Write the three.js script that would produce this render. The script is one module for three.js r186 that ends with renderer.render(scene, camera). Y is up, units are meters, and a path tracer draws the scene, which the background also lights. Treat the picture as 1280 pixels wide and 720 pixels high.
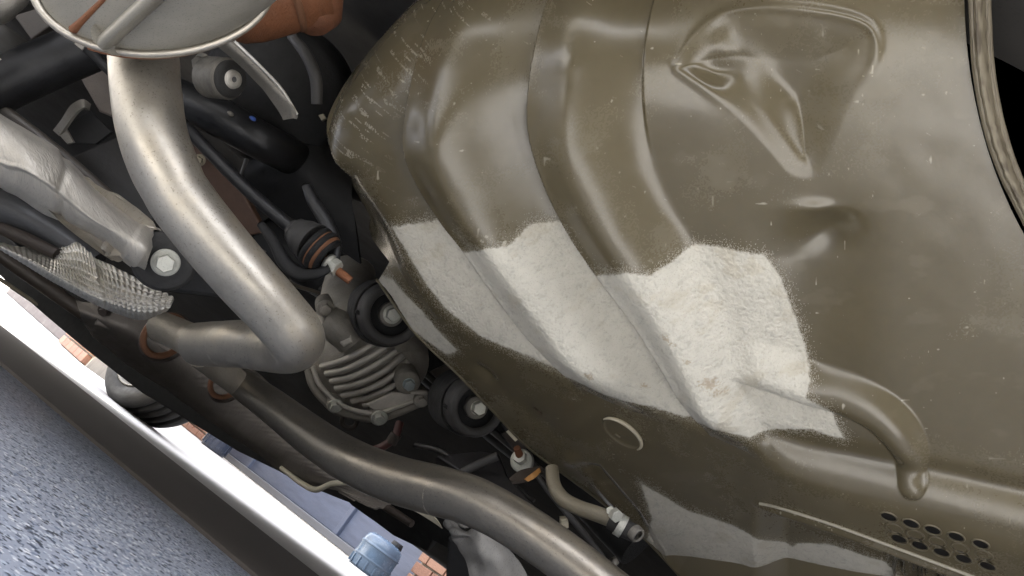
import * as THREE from 'three';
import { mergeGeometries } from 'three/addons/utils/BufferGeometryUtils.js';
import { RoundedBoxGeometry } from 'three/addons/geometries/RoundedBoxGeometry.js';

// ------------------------------------------------------------------ camera, sky, sun, exposure
const scene = new THREE.Scene();
const EYE = 0.12, PITCH = 21.4 * Math.PI / 180, ROLL = 36 * Math.PI / 180, F = 930;
const camera = new THREE.PerspectiveCamera(2 * Math.atan(360 / F) * 180 / Math.PI, 1280 / 720, 0.02, 400);
camera.position.set(0, EYE, 0);
camera.rotation.set(PITCH, 0, 0);
camera.rotateZ(ROLL);
camera.updateMatrixWorld(true);
const renderer = new THREE.WebGLRenderer({ antialias: true });
renderer.setSize(1024, 576);
renderer.toneMapping = THREE.LinearToneMapping;
renderer.toneMappingExposure = 12.4;
renderer.shadowMap.enabled = true;

const SUN_DIR = new THREE.Vector3(0.70, 0.80, -0.03).normalize();
const sun = new THREE.DirectionalLight(new THREE.Color(1, 0.885, 0.71), 4.6);
sun.position.copy(SUN_DIR).multiplyScalar(20);
sun.target.position.set(0, 0, -1);
sun.castShadow = true;
sun.shadow.mapSize.set(2048, 2048);
Object.assign(sun.shadow.camera, { left: -9, right: 9, top: 9, bottom: -9, near: 1, far: 60 });
scene.add(sun, sun.target);

// ------------------------------------------------------------------ noise
const HT = new Float32Array(65536);
{ let s = 12345; for (let i = 0; i < 65536; i++) { s = (Math.imul(s, 1664525) + 1013904223) >>> 0; HT[i] = s / 4294967296; } }
const hash2 = (x, y) => HT[(Math.imul(x, 73856093) ^ Math.imul(y, 19349663) ^ (Math.imul(x + 7, y + 13) << 3)) & 65535];
function vn(x, y) {
  const xi = Math.floor(x), yi = Math.floor(y); let fx = x - xi, fy = y - yi;
  fx = fx * fx * (3 - 2 * fx); fy = fy * fy * (3 - 2 * fy);
  const a = hash2(xi, yi), b = hash2(xi + 1, yi), c = hash2(xi, yi + 1), d = hash2(xi + 1, yi + 1);
  return a + (b - a) * fx + (c - a) * fy + (a - b - c + d) * fx * fy;
}
const fbm = (x, y, o = 4) => { let s = 0, a = 0.5, n = 0; for (let i = 0; i < o; i++) { s += a * vn(x, y); n += a; a *= 0.5; x = x * 2.03 + 17.1; y = y * 2.03 + 5.7; } return s / n; };
let seed = 777;
const rnd = () => { seed = (Math.imul(seed, 1664525) + 1013904223) >>> 0; return seed / 4294967296; };
const clamp = (x, a = 0, b = 1) => Math.min(b, Math.max(a, x));
const sst = (a, b, x) => { const t = clamp((x - a) / (b - a)); return t * t * (3 - 2 * t); };
const lerp = (a, b, t) => a + (b - a) * t;

// ------------------------------------------------------------------ sky (air and thin cloud only)
{
  const W = 256, H = 128, data = new Float32Array(W * H * 4);
  for (let j = 0; j < H; j++) for (let i = 0; i < W; i++) {
    const el = (j + 0.5) / H * Math.PI - Math.PI / 2, az = i / W * Math.PI * 2;
    const t = clamp(Math.sin(el));
    const c = sst(0.45, 0.75, fbm(Math.cos(az) * 3 + 10, Math.sin(az) * 3 + t * 5 + 10, 4)) * 0.6;
    const k = Math.pow(1 - t, 3);
    const r = lerp(lerp(0.38, 0.72, k), 0.80, c), g = lerp(lerp(0.41, 0.68, k), 0.76, c), b = lerp(lerp(0.50, 0.60, k), 0.68, c);
    const o = (j * W + i) * 4; data[o] = r; data[o + 1] = g; data[o + 2] = b; data[o + 3] = 1;
  }
  const sky = new THREE.DataTexture(data, W, H, THREE.RGBAFormat, THREE.FloatType);
  sky.mapping = THREE.EquirectangularReflectionMapping; sky.magFilter = THREE.LinearFilter; sky.minFilter = THREE.LinearFilter;
  sky.wrapS = THREE.RepeatWrapping; sky.needsUpdate = true;
  scene.background = sky; scene.environment = sky;
}

// ------------------------------------------------------------------ placing things: a survey sight line (x, y on a 1280 x 720 sheet) and a distance in metres
const V3 = (x, y, z) => new THREE.Vector3(x, y, z);
const CX = V3(1, 0, 0).applyQuaternion(camera.quaternion), CY = V3(0, 1, 0).applyQuaternion(camera.quaternion), CZ = V3(0, 0, -1).applyQuaternion(camera.quaternion);
const ray = (x, y) => CZ.clone().addScaledVector(CX, (x - 640) / F).addScaledVector(CY, -(y - 360) / F);
const P = (x, y, d) => ray(x, y).multiplyScalar(d).add(camera.position);
const Pa = a => P(a[0], a[1], a[2]);
const dir = (x, y, z) => V3(0, 0, 0).addScaledVector(CX, x).addScaledVector(CY, -y).addScaledVector(CZ, z).normalize();   // x right, y down, z away
const G = (x, y, h = 0) => { const r = ray(x, y); return r.multiplyScalar((h - EYE) / r.y).add(camera.position); };       // on the ground

// ------------------------------------------------------------------ objects
const used = {};
function numbered(n) { const k = used[n] = (used[n] ?? -1) + 1; return k ? `${n}_${String(k).padStart(3, '0')}` : n; }
function thing(name, label, category, at, group) {
  const o = new THREE.Group(); o.name = numbered(name); scene.add(o); if (at) o.position.copy(at);
  o.userData = { label, category }; if (group) o.userData.group = group; o.updateMatrixWorld(true); return o;
}
function part(parent, name, geo, mat, label) {
  if (Array.isArray(geo)) geo = mergeGeometries(geo.map(g => { g = g.index ? g.toNonIndexed() : g; for (const k of Object.keys(g.attributes)) if (!['position', 'normal', 'uv'].includes(k)) g.deleteAttribute(k); return g; }));
  const m = new THREE.Mesh(geo, mat); m.name = name; m.castShadow = m.receiveShadow = true;
  // geometry is written in world metres; move it into the frame of its thing
  let p = parent, off = V3(0, 0, 0); while (p && p !== scene) { off.add(p.position); p = p.parent; }
  m.geometry.translate(-off.x, -off.y, -off.z);
  if (label) m.userData.label = label;
  parent.add(m); return m;
}
function struct(name, geo, mat) { const m = new THREE.Mesh(geo, mat); m.name = name; m.userData.kind = 'structure'; m.receiveShadow = m.castShadow = true; scene.add(m); return m; }

// ------------------------------------------------------------------ geometry helpers
function gridGeo(nu, nv, fn, uvFn) {           // fn(s, t) -> Vector3, s,t in 0..1
  const pos = [], uv = [], idx = [];
  for (let j = 0; j <= nv; j++) for (let i = 0; i <= nu; i++) {
    const p = fn(i / nu, j / nv); pos.push(p.x, p.y, p.z);
    const w = uvFn ? uvFn(i / nu, j / nv) : [i / nu, j / nv]; uv.push(w[0], w[1]);
  }
  for (let j = 0; j < nv; j++) for (let i = 0; i < nu; i++) { const a = j * (nu + 1) + i, b = a + 1, c = a + nu + 1, d = c + 1; idx.push(a, c, b, b, c, d); }
  const g = new THREE.BufferGeometry(); g.setAttribute('position', new THREE.Float32BufferAttribute(pos, 3)); g.setAttribute('uv', new THREE.Float32BufferAttribute(uv, 2));
  g.setIndex(idx); g.computeVertexNormals(); return g;
}
// tube with a radius that may change; pts: [x, y, distance, radius in metres]
function sweep(pts, nSeg = 60, nRad = 20, o = {}) {
  const curve = new THREE.CatmullRomCurve3(pts.map(Pa), false, o.type ?? 'centripetal', 0.5);
  return sweepCurve(curve, t => {
    const s = t * (pts.length - 1), i = Math.min(pts.length - 2, Math.floor(s)), f = s - i;
    return lerp(pts[i][3], pts[i + 1][3], f * f * (3 - 2 * f));
  }, nSeg, nRad, o);
}
function sweepCurve(curve, rad, nSeg, nRad, o = {}) {
  const fr = []; let T0 = curve.getTangent(0).normalize(), N = V3(0, 0, 0);
  N.copy(Math.abs(T0.y) < 0.9 ? V3(0, 1, 0) : V3(1, 0, 0)); N.addScaledVector(T0, -N.dot(T0)).normalize();
  let len = 0, last = null;
  for (let i = 0; i <= nSeg; i++) {
    const t = i / nSeg, p = curve.getPoint(t), T = curve.getTangent(t).normalize();
    N.addScaledVector(T, -N.dot(T)).normalize(); const B = T.clone().cross(N).normalize();
    if (last) len += p.distanceTo(last); last = p;
    fr.push({ p, N: N.clone(), B, r: rad(t), len });
  }
  const g = gridGeo(nSeg, nRad, (s, v) => {
    const f = fr[Math.round(s * nSeg)], a = v * Math.PI * 2; let k = f.r;
    if (o.wob) k *= 1 + o.wob * (fbm(f.len * 18 + 3, Math.cos(a) * 1.4 + 5 + Math.sin(a) * 2.2, 3) - 0.5);
    if (o.shape) k *= o.shape(a, s, f.len);
    return f.p.clone().addScaledVector(f.N, Math.cos(a) * k).addScaledVector(f.B, Math.sin(a) * k * (o.squash ?? 1));
  }, (s, v) => [fr[Math.round(s * nSeg)].len, v * Math.PI * 2 * 0.03]);
  // weld the seam normals
  const n = g.attributes.normal; for (let i = 0; i <= nSeg; i++) { const a = i, b = nRad * (nSeg + 1) + i; const x = n.getX(a) + n.getX(b), y = n.getY(a) + n.getY(b), z = n.getZ(a) + n.getZ(b), l = Math.hypot(x, y, z) || 1; n.setXYZ(a, x / l, y / l, z / l); n.setXYZ(b, x / l, y / l, z / l); }
  if (o.open) return g;
  const caps = [g.toNonIndexed()];
  for (const e of [0, nSeg]) { const f = fr[e]; const c = new THREE.CircleGeometry(f.r * 0.999, nRad); const m = new THREE.Matrix4().makeBasis(f.N, f.B, f.N.clone().cross(f.B)).setPosition(f.p); c.applyMatrix4(m); caps.push(c.toNonIndexed()); }
  return mergeGeometries(caps);
}
// plate: outline of [x, y, distance], given a thickness along its own normal
function plate(pts, thick = 0.004, bevel = 0.001) {
  const w = pts.map(Pa), c = w.reduce((a, p) => a.add(p), V3(0, 0, 0)).divideScalar(w.length);
  let n = V3(0, 0, 0); for (let i = 0; i < w.length; i++) n.add(w[i].clone().sub(c).cross(w[(i + 1) % w.length].clone().sub(c))); n.normalize();
  if (n.dot(c.clone().sub(camera.position)) > 0) n.negate();      // towards the viewer's side
  const u = w[1].clone().sub(w[0]); u.addScaledVector(n, -u.dot(n)).normalize(); const v = n.clone().cross(u);
  const sh = new THREE.Shape(w.map(p => new THREE.Vector2(p.clone().sub(c).dot(u), p.clone().sub(c).dot(v))));
  const g = new THREE.ExtrudeGeometry(sh, { depth: thick, bevelEnabled: bevel > 0, bevelThickness: bevel, bevelSize: bevel, bevelOffset: -bevel, bevelSegments: 2, curveSegments: 8 });
  g.translate(0, 0, -thick); g.applyMatrix4(new THREE.Matrix4().makeBasis(u, v, n).setPosition(c)); return g;
}
// smooth sheet through rows of [x, y, distance]; disp(s, t) metres towards the viewer; closed with a back face
function sheet(rows, nu, nv, disp, thick = 0.002) {
  const R = rows.map(r => new THREE.CatmullRomCurve3(r.map(Pa), false, 'centripetal'));
  const base = (s, t) => new THREE.CatmullRomCurve3(R.map(c => c.getPoint(s)), false, 'centripetal').getPoint(t);
  const cache = []; for (let j = 0; j <= nv; j++) { cache.push([]); for (let i = 0; i <= nu; i++) cache[j].push(base(i / nu, j / nv)); }
  const nrm = (i, j) => { const a = cache[j][Math.min(nu, i + 1)].clone().sub(cache[j][Math.max(0, i - 1)]), b = cache[Math.min(nv, j + 1)][i].clone().sub(cache[Math.max(0, j - 1)][i]); const n = a.cross(b).normalize(); if (n.dot(cache[j][i].clone().sub(camera.position)) > 0) n.negate(); return n; };
  const mk = off => gridGeo(nu, nv, (s, t) => { const i = Math.round(s * nu), j = Math.round(t * nv); return cache[j][i].clone().addScaledVector(nrm(i, j), (disp ? disp(s, t) : 0) + off); }, (s, t) => { const i = Math.round(s * nu), j = Math.round(t * nv); return [cache[j][0].distanceTo(cache[j][i]), cache[0][i].distanceTo(cache[j][i])]; });
  const a = mk(0), b = mk(-thick);
  const ga = [a.toNonIndexed(), b.toNonIndexed()];
  const pa = a.attributes.position, pb = b.attributes.position, W = nu + 1; const rim = [];
  for (let i = 0; i < nu; i++) rim.push([i, i + 1], [nv * W + i, nv * W + i + 1]);
  for (let j = 0; j < nv; j++) rim.push([j * W, (j + 1) * W], [j * W + nu, (j + 1) * W + nu]);
  const rp = []; const g3 = (p, i) => [p.getX(i), p.getY(i), p.getZ(i)];
  for (const [i, j] of rim) rp.push(...g3(pa, i), ...g3(pb, i), ...g3(pa, j), ...g3(pa, j), ...g3(pb, i), ...g3(pb, j));
  const rg = new THREE.BufferGeometry(); rg.setAttribute('position', new THREE.Float32BufferAttribute(rp, 3)); rg.setAttribute('uv', new THREE.Float32BufferAttribute(new Float32Array(rp.length / 3 * 2), 2)); rg.computeVertexNormals(); ga.push(rg);
  return mergeGeometries(ga);
}
const basisTo = (axis, at) => { const z = axis.clone().normalize(); const x = (Math.abs(z.y) < 0.9 ? V3(0, 1, 0) : V3(1, 0, 0)).cross(z).normalize(); return new THREE.Matrix4().makeBasis(x, z.clone().cross(x), z).setPosition(at); };
// lathe about an axis: profile [radius, along] in metres
function lathe(profile, at, axis, seg = 40) {
  const g = new THREE.LatheGeometry(profile.map(p => new THREE.Vector2(p[0], p[1])), seg); g.rotateX(Math.PI / 2); return g.applyMatrix4(basisTo(axis, at));
}
function hexHead(at, axis, r, h) { const g = new THREE.ExtrudeGeometry(new THREE.Shape([0, 1, 2, 3, 4, 5].map(k => new THREE.Vector2(Math.cos(k * Math.PI / 3) * r * 0.9, Math.sin(k * Math.PI / 3) * r * 0.9))), { depth: h, bevelEnabled: true, bevelSize: r * 0.1, bevelThickness: h * 0.15, bevelSegments: 2 }); return g.applyMatrix4(basisTo(axis, at)); }
function bolt(parent, at, axis, r, m, h = r * 0.9) {
  return part(parent, 'bolt', [lathe([[0.0001, 0], [r * 1.5, 0], [r * 1.55, r * 0.12], [r * 1.45, r * 0.28], [r * 0.9, r * 0.34], [0.0001, r * 0.34]], at, axis, 28), hexHead(at.clone().addScaledVector(axis, r * 0.3), axis, r, h)], m);
}

// ------------------------------------------------------------------ materials
function tex(w, h, fn, srgb = false, rep = true) {
  const d = new Uint8Array(w * h * 4);
  for (let j = 0; j < h; j++) for (let i = 0; i < w; i++) { const c = fn(i, j); const o = (j * w + i) * 4; d[o] = c[0]; d[o + 1] = c[1]; d[o + 2] = c[2]; d[o + 3] = 255; }
  const t = new THREE.DataTexture(d, w, h); t.magFilter = THREE.LinearFilter; t.minFilter = THREE.LinearMipmapLinearFilter; t.generateMipmaps = true;
  if (rep) t.wrapS = t.wrapT = THREE.RepeatWrapping; if (srgb) t.colorSpace = THREE.SRGBColorSpace; t.needsUpdate = true; return t;
}
const toS = l => 255 * (l <= 0.0031308 ? l * 12.92 : 1.055 * Math.pow(l, 1 / 2.4) - 0.055);
// tileable fbm
function tfbm(x, y, per, o = 4) { let s = 0, a = 0.5, n = 0, p = per; for (let k = 0; k < o; k++) { const X = x * p, Y = y * p, xi = Math.floor(X), yi = Math.floor(Y); let fx = X - xi, fy = Y - yi; fx = fx * fx * (3 - 2 * fx); fy = fy * fy * (3 - 2 * fy); const q = (i, j) => hash2(((i % p) + p) % p + k * 131, ((j % p) + p) % p + k * 57); const A = q(xi, yi), B = q(xi + 1, yi), C = q(xi, yi + 1), D = q(xi + 1, yi + 1); s += a * (A + (B - A) * fx + (C - A) * fy + (A - B - C + D) * fx * fy); n += a; a *= 0.55; p *= 2; } return s / n; }
// grime maps, one square = 0.25 m, in metres of uv
const grimeC = tex(512, 512, (i, j) => { const n = tfbm(i / 512, j / 512, 5, 6), s = hash2(i, j) > 0.985 - 0.03 * n ? 0.45 : 1; const v = clamp(0.72 + 0.5 * (n - 0.25)) * s; return [255 * clamp(v), 252 * clamp(v), 244 * clamp(v)]; });
const grimeR = tex(512, 512, (i, j) => { const n = tfbm(i / 512, j / 512, 7, 6), m = tfbm(j / 512, i / 512, 23, 3); const v = 255 * clamp(0.84 + 0.4 * (n - 0.5) + 0.2 * (m - 0.5)); return [v, v, v]; });
const grimeB = tex(512, 512, (i, j) => { const n = tfbm(i / 512, j / 512, 40, 4); const v = 255 * n; return [v, v, v]; });
const rep = (t, k) => { const c = t.clone(); c.repeat.set(k, k); c.needsUpdate = true; return c; };
const steelTex = tex(1024, 512, (i, j) => { const x = i / 1024, y = j / 512; const br = tfbm(x * 0.999, y, 3, 1) * 0 + tfbm(y, x, 64, 2), bl = tfbm(x, y, 4, 5), sp = tfbm(x + 0.37, y, 128, 2), c = tfbm(x, y + 0.3, 3, 3); let v = 0.78 + 0.10 * (br - 0.5) + 0.34 * (bl - 0.5); if (sp > 0.80 - 0.09 * sst(0.5, 0.7, c)) v *= 0.66; if (hash2(i, j) > 0.994) v *= 0.5; const t = sst(0.55, 0.75, bl); return [255 * clamp(v), 250 * clamp(v * (1 - 0.03 * t)), 240 * clamp(v * (1 - 0.08 * t))]; });
steelTex.repeat.set(5, 6); steelTex.needsUpdate = true;
const gC = rep(grimeC, 4), gR = rep(grimeR, 4), gB = rep(grimeB, 4), gC2 = rep(grimeC, 9), gR2 = rep(grimeR, 9), gB2 = rep(grimeB, 10);
const mat = (r, g, b, rough, metal = 0, o = {}) => { const m = new THREE.MeshPhysicalMaterial({ roughness: rough, metalness: metal, side: THREE.DoubleSide, map: gC, roughnessMap: gR, bumpMap: gB, bumpScale: 0.0004, ...o }); m.color.setRGB(r, g, b); return m; };
const M = {
  steel: mat(0.53, 0.497, 0.44, 0.52, 0.88, { map: steelTex, bumpScale: 0.00018 }),
  steelDull: mat(0.36, 0.325, 0.27, 0.68, 0.7),
  muffler: mat(0.29, 0.275, 0.24, 0.6, 0.5, { bumpScale: 0.00015 }),
  cast: mat(0.55, 0.515, 0.46, 0.62, 0.5, { map: gC2, bumpMap: gB2, bumpScale: 0.0006 }),
  castDark: mat(0.36, 0.335, 0.295, 0.7, 0.55, { map: gC2, bumpMap: gB2, bumpScale: 0.0006 }),
  alu: mat(0.72, 0.69, 0.64, 0.5, 0.75, { bumpScale: 0.0002 }),
  aluDull: mat(0.25, 0.235, 0.21, 0.7, 0.6),
  zinc: mat(0.62, 0.62, 0.56, 0.55, 0.6),
  black: mat(0.014, 0.014, 0.0145, 0.75, 0, { specularIntensity: 0.6 }),
  blackGloss: mat(0.012, 0.012, 0.013, 0.5, 0, { specularIntensity: 0.8 }),
  rubber: mat(0.03, 0.029, 0.028, 0.8, 0),
  rubberGrey: mat(0.065, 0.062, 0.06, 0.7, 0),
  brownDark: mat(0.05, 0.038, 0.03, 0.7, 0.1),
  shield: mat(0.17, 0.15, 0.13, 0.68, 0.4),
  rust: mat(0.20, 0.075, 0.03, 0.9, 0, { bumpScale: 0.0008 }),
  copper: mat(0.22, 0.10, 0.05, 0.8, 0.2),
  cream: mat(0.55, 0.50, 0.38, 0.7, 0),
  tan: mat(0.26, 0.23, 0.17, 0.6, 0.2),
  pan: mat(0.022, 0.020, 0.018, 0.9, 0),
  blue: mat(0.05, 0.12, 0.45, 0.5, 0),
};

// ================================================================== SETTING
// pale concrete yard, one sheet to the horizon
const yardMap = tex(512, 512, (i, j) => { const v = 0.52 + 0.16 * (tfbm(i / 512, j / 512, 6, 6) - 0.5) + (hash2(i, j) - 0.5) * 0.05; return [toS(v), toS(v * 0.97), toS(v * 0.92)]; }, true);
{
  const g = new THREE.PlaneGeometry(300, 300); g.rotateX(-Math.PI / 2); const uv = g.attributes.uv; for (let i = 0; i < uv.count; i++) uv.setXY(i, uv.getX(i) * 120, uv.getY(i) * 120);
  struct('ground', g, new THREE.MeshStandardMaterial({ map: yardMap, roughness: 0.9 }));
}
// added unseen wall behind the viewer: darkens tank reflections and hides bright ground beyond
{
  const t = thing('added_dark_wall', 'added dark low wall behind the viewer, unseen, darkening the tank reflections', 'wall', V3(0, 0, 0.58));
  const g = new RoundedBoxGeometry(14, 0.8, 0.2, 2, 0.01); g.translate(0, 0.4, 0.66); part(t, 'render', g, mat(0.10, 0.095, 0.085, 0.9));
  const c = new RoundedBoxGeometry(14.1, 0.08, 0.3, 2, 0.01); c.translate(0, 0.84, 0.66); part(t, 'coping', c, mat(0.25, 0.24, 0.22, 0.9));
}
// flaked resin floor of the bay
{
  const N = 2048, buf = new Float32Array(N * N * 3);
  for (let j = 0; j < N; j++) for (let i = 0; i < N; i++) { const n = 0.36 + 0.09 * (tfbm(i / N, j / N, 12, 4) - 0.5); const o = (j * N + i) * 3; buf[o] = n * 0.93; buf[o + 1] = n; buf[o + 2] = n * 1.16; }
  const pal = [[0.50, 0.53, 0.57], [0.42, 0.46, 0.52], [0.05, 0.055, 0.065], [0.09, 0.10, 0.13], [0.20, 0.24, 0.31], [0.62, 0.63, 0.64], [0.08, 0.10, 0.14]];
  for (let k = 0; k < 150000; k++) {
    const x = rnd() * N, y = rnd() * N, r = 1.1 + rnd() * rnd() * 3.6, c = pal[Math.floor(rnd() * pal.length)], an = rnd() * Math.PI, ca = Math.cos(an), sa = Math.sin(an), as = 0.55 + rnd() * 0.45;
    for (let dy = -6; dy <= 6; dy++) for (let dx = -6; dx <= 6; dx++) { const u = (dx * ca + dy * sa) / r, v = (-dx * sa + dy * ca) / (r * as); if (Math.max(Math.abs(u), Math.abs(v)) < 1 && Math.abs(u) + Math.abs(v) < 1.5) { const o = ((((Math.floor(y) + dy) % N + N) % N) * N + ((Math.floor(x) + dx) % N + N) % N) * 3; buf[o] = c[0]; buf[o + 1] = c[1]; buf[o + 2] = c[2]; } }
  }
  const map = tex(N, N, (i, j) => { const o = (j * N + i) * 3; return [toS(buf[o]), toS(buf[o + 1]), toS(buf[o + 2])]; }, true);
  const bump = tex(N, N, (i, j) => { const o = (j * N + i) * 3; const v = 90 + 150 * (buf[o + 1]) + 60 * (tfbm(i / N, j / N, 60, 3)); return [v, v, v]; });
  // bay floor: from behind the viewer to the edge of the dark strip
  const a = G(-500, 20), b = G(640, 1000);       // line of the strip edge runs between these
  const e0 = G(0, 452), e1 = G(300, 702), ed = e1.clone().sub(e0).normalize();
  const q = [e0.clone().addScaledVector(ed, -6), e0.clone().addScaledVector(ed, 7)];
  const shp = new THREE.Shape([new THREE.Vector2(q[0].x, -q[0].z), new THREE.Vector2(q[1].x, -q[1].z), new THREE.Vector2(6, 0.12), new THREE.Vector2(-6, 0.12)]);
  const g = new THREE.ShapeGeometry(shp); g.rotateX(-Math.PI / 2); g.translate(0, 0.004, 0);
  const uv = g.attributes.uv, p = g.attributes.position; for (let i = 0; i < uv.count; i++) uv.setXY(i, p.getX(i) / 1.5, p.getZ(i) / 1.5);
  struct('bay_floor', g, new THREE.MeshPhysicalMaterial({ map, bumpMap: bump, bumpScale: 0.0012, roughness: 0.42 }));
}
// strip in one even dark colour along the bay edge
{
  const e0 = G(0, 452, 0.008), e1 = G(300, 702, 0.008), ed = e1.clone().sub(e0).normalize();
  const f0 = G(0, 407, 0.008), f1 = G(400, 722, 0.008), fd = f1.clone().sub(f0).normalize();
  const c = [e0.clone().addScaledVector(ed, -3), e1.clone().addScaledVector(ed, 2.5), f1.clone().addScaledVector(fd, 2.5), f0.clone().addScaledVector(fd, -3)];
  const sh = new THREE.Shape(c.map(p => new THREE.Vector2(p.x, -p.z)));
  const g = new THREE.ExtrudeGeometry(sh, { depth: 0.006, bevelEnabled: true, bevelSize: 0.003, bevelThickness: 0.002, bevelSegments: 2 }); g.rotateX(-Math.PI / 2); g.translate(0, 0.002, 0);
  const t = thing('dark_strip', 'dark brown black strip between the speckled floor and the white pavement', 'mat', V3(0, 0, -1.6));
  part(t, 'strip_sheet', g, new THREE.MeshPhysicalMaterial({ color: new THREE.Color().setRGB(0.10, 0.086, 0.074), roughness: 0.85 }));
}

let carBody;
// ================================================================== VEHICLE SHELL (dark, above and beyond the parts)
{
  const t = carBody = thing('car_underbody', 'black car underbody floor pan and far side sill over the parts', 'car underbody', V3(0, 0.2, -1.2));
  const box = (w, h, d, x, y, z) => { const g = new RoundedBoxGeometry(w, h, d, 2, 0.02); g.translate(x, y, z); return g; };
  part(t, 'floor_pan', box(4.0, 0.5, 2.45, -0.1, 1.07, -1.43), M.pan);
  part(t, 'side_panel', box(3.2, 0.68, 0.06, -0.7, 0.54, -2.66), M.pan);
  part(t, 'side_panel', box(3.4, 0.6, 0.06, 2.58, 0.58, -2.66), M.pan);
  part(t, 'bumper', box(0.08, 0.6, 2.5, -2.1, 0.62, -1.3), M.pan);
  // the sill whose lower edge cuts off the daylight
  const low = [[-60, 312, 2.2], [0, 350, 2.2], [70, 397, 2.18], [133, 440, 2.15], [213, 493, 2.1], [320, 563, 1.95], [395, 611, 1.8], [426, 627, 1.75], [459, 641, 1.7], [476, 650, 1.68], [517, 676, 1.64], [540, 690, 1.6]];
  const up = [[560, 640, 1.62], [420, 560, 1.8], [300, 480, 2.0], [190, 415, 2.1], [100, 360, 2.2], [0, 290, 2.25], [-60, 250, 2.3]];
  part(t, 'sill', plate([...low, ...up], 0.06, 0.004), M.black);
  part(t, 'edge_trim', sweep([[-60, 309, 2.19, .006], [0, 349, 2.18, .006], [70, 396, 2.16, .006], [133, 439, 2.13, .006], [213, 492, 2.08, .005], [320, 562, 1.93, .004], [385, 604, 1.82, .004]], 60, 10), M.tan);
  part(t, 'sill_ledge', sweep([[-60, 275, 2.1, .02], [0, 318, 2.08, .02], [110, 395, 2.02, .02], [200, 455, 1.95, .02], [330, 535, 1.85, .018], [400, 580, 1.75, .016]], 60, 14), M.brownDark);
}
// wheel on the far side
{
  const axis = V3(0.72, 0, -0.69).normalize();
  const c = G(158, 512).clone(); c.y = 0.31; c.addScaledVector(V3(0, 0, -1), 0.05);
  const t = new THREE.Group(); t.name = 'wheel'; t.position.copy(c).sub(carBody.position); carBody.add(t); t.userData.label = 'black ribbed car wheel standing on the bright pavement beyond the sill';
  const R = 0.315; const prof = [];
  for (const [r, a] of [[0.235, -0.09], [0.25, -0.105], [0.285, -0.110], [0.305, -0.10], [R, -0.085]]) prof.push([r, a]);
  for (const g of [-0.055, -0.018, 0.018, 0.055]) prof.push([R, g - 0.009], [R - 0.012, g - 0.007], [R - 0.012, g + 0.007], [R, g + 0.009]);
  for (const [r, a] of [[R, 0.085], [0.305, 0.10], [0.285, 0.112], [0.25, 0.112], [0.235, 0.10]]) prof.push([r, a]);
  part(t, 'tyre', lathe(prof, c, axis, 72), mat(0.014, 0.0135, 0.013, 0.95, 0));
  const rim = part(t, 'rim', lathe([[0.225, -0.02], [0.228, -0.09], [0.236, -0.104], [0.241, -0.105], [0.238, -0.094]], c, axis, 60), M.aluDull);
  part(rim, 'disc', lathe([[0.226, -0.03], [0.2, 0.0], [0.17, 0.03], [0.06, 0.05], [0.001, 0.05]], c, axis, 60), M.black);
  for (let k = 0; k < 5; k++) { const a = k / 5 * Math.PI * 2 + 0.3; const X = V3(0, 1, 0).cross(axis).normalize(), Y = axis.clone().cross(X); const d = X.multiplyScalar(Math.cos(a)).addScaledVector(Y, Math.sin(a)); const cv = new THREE.LineCurve3(c.clone().addScaledVector(d, 0.05).addScaledVector(axis, -0.03), c.clone().addScaledVector(d, 0.2).addScaledVector(axis, -0.075)); part(t, 'spoke', sweepCurve(cv, s => 0.024 - 0.006 * s, 6, 10), M.alu); }
}

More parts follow.
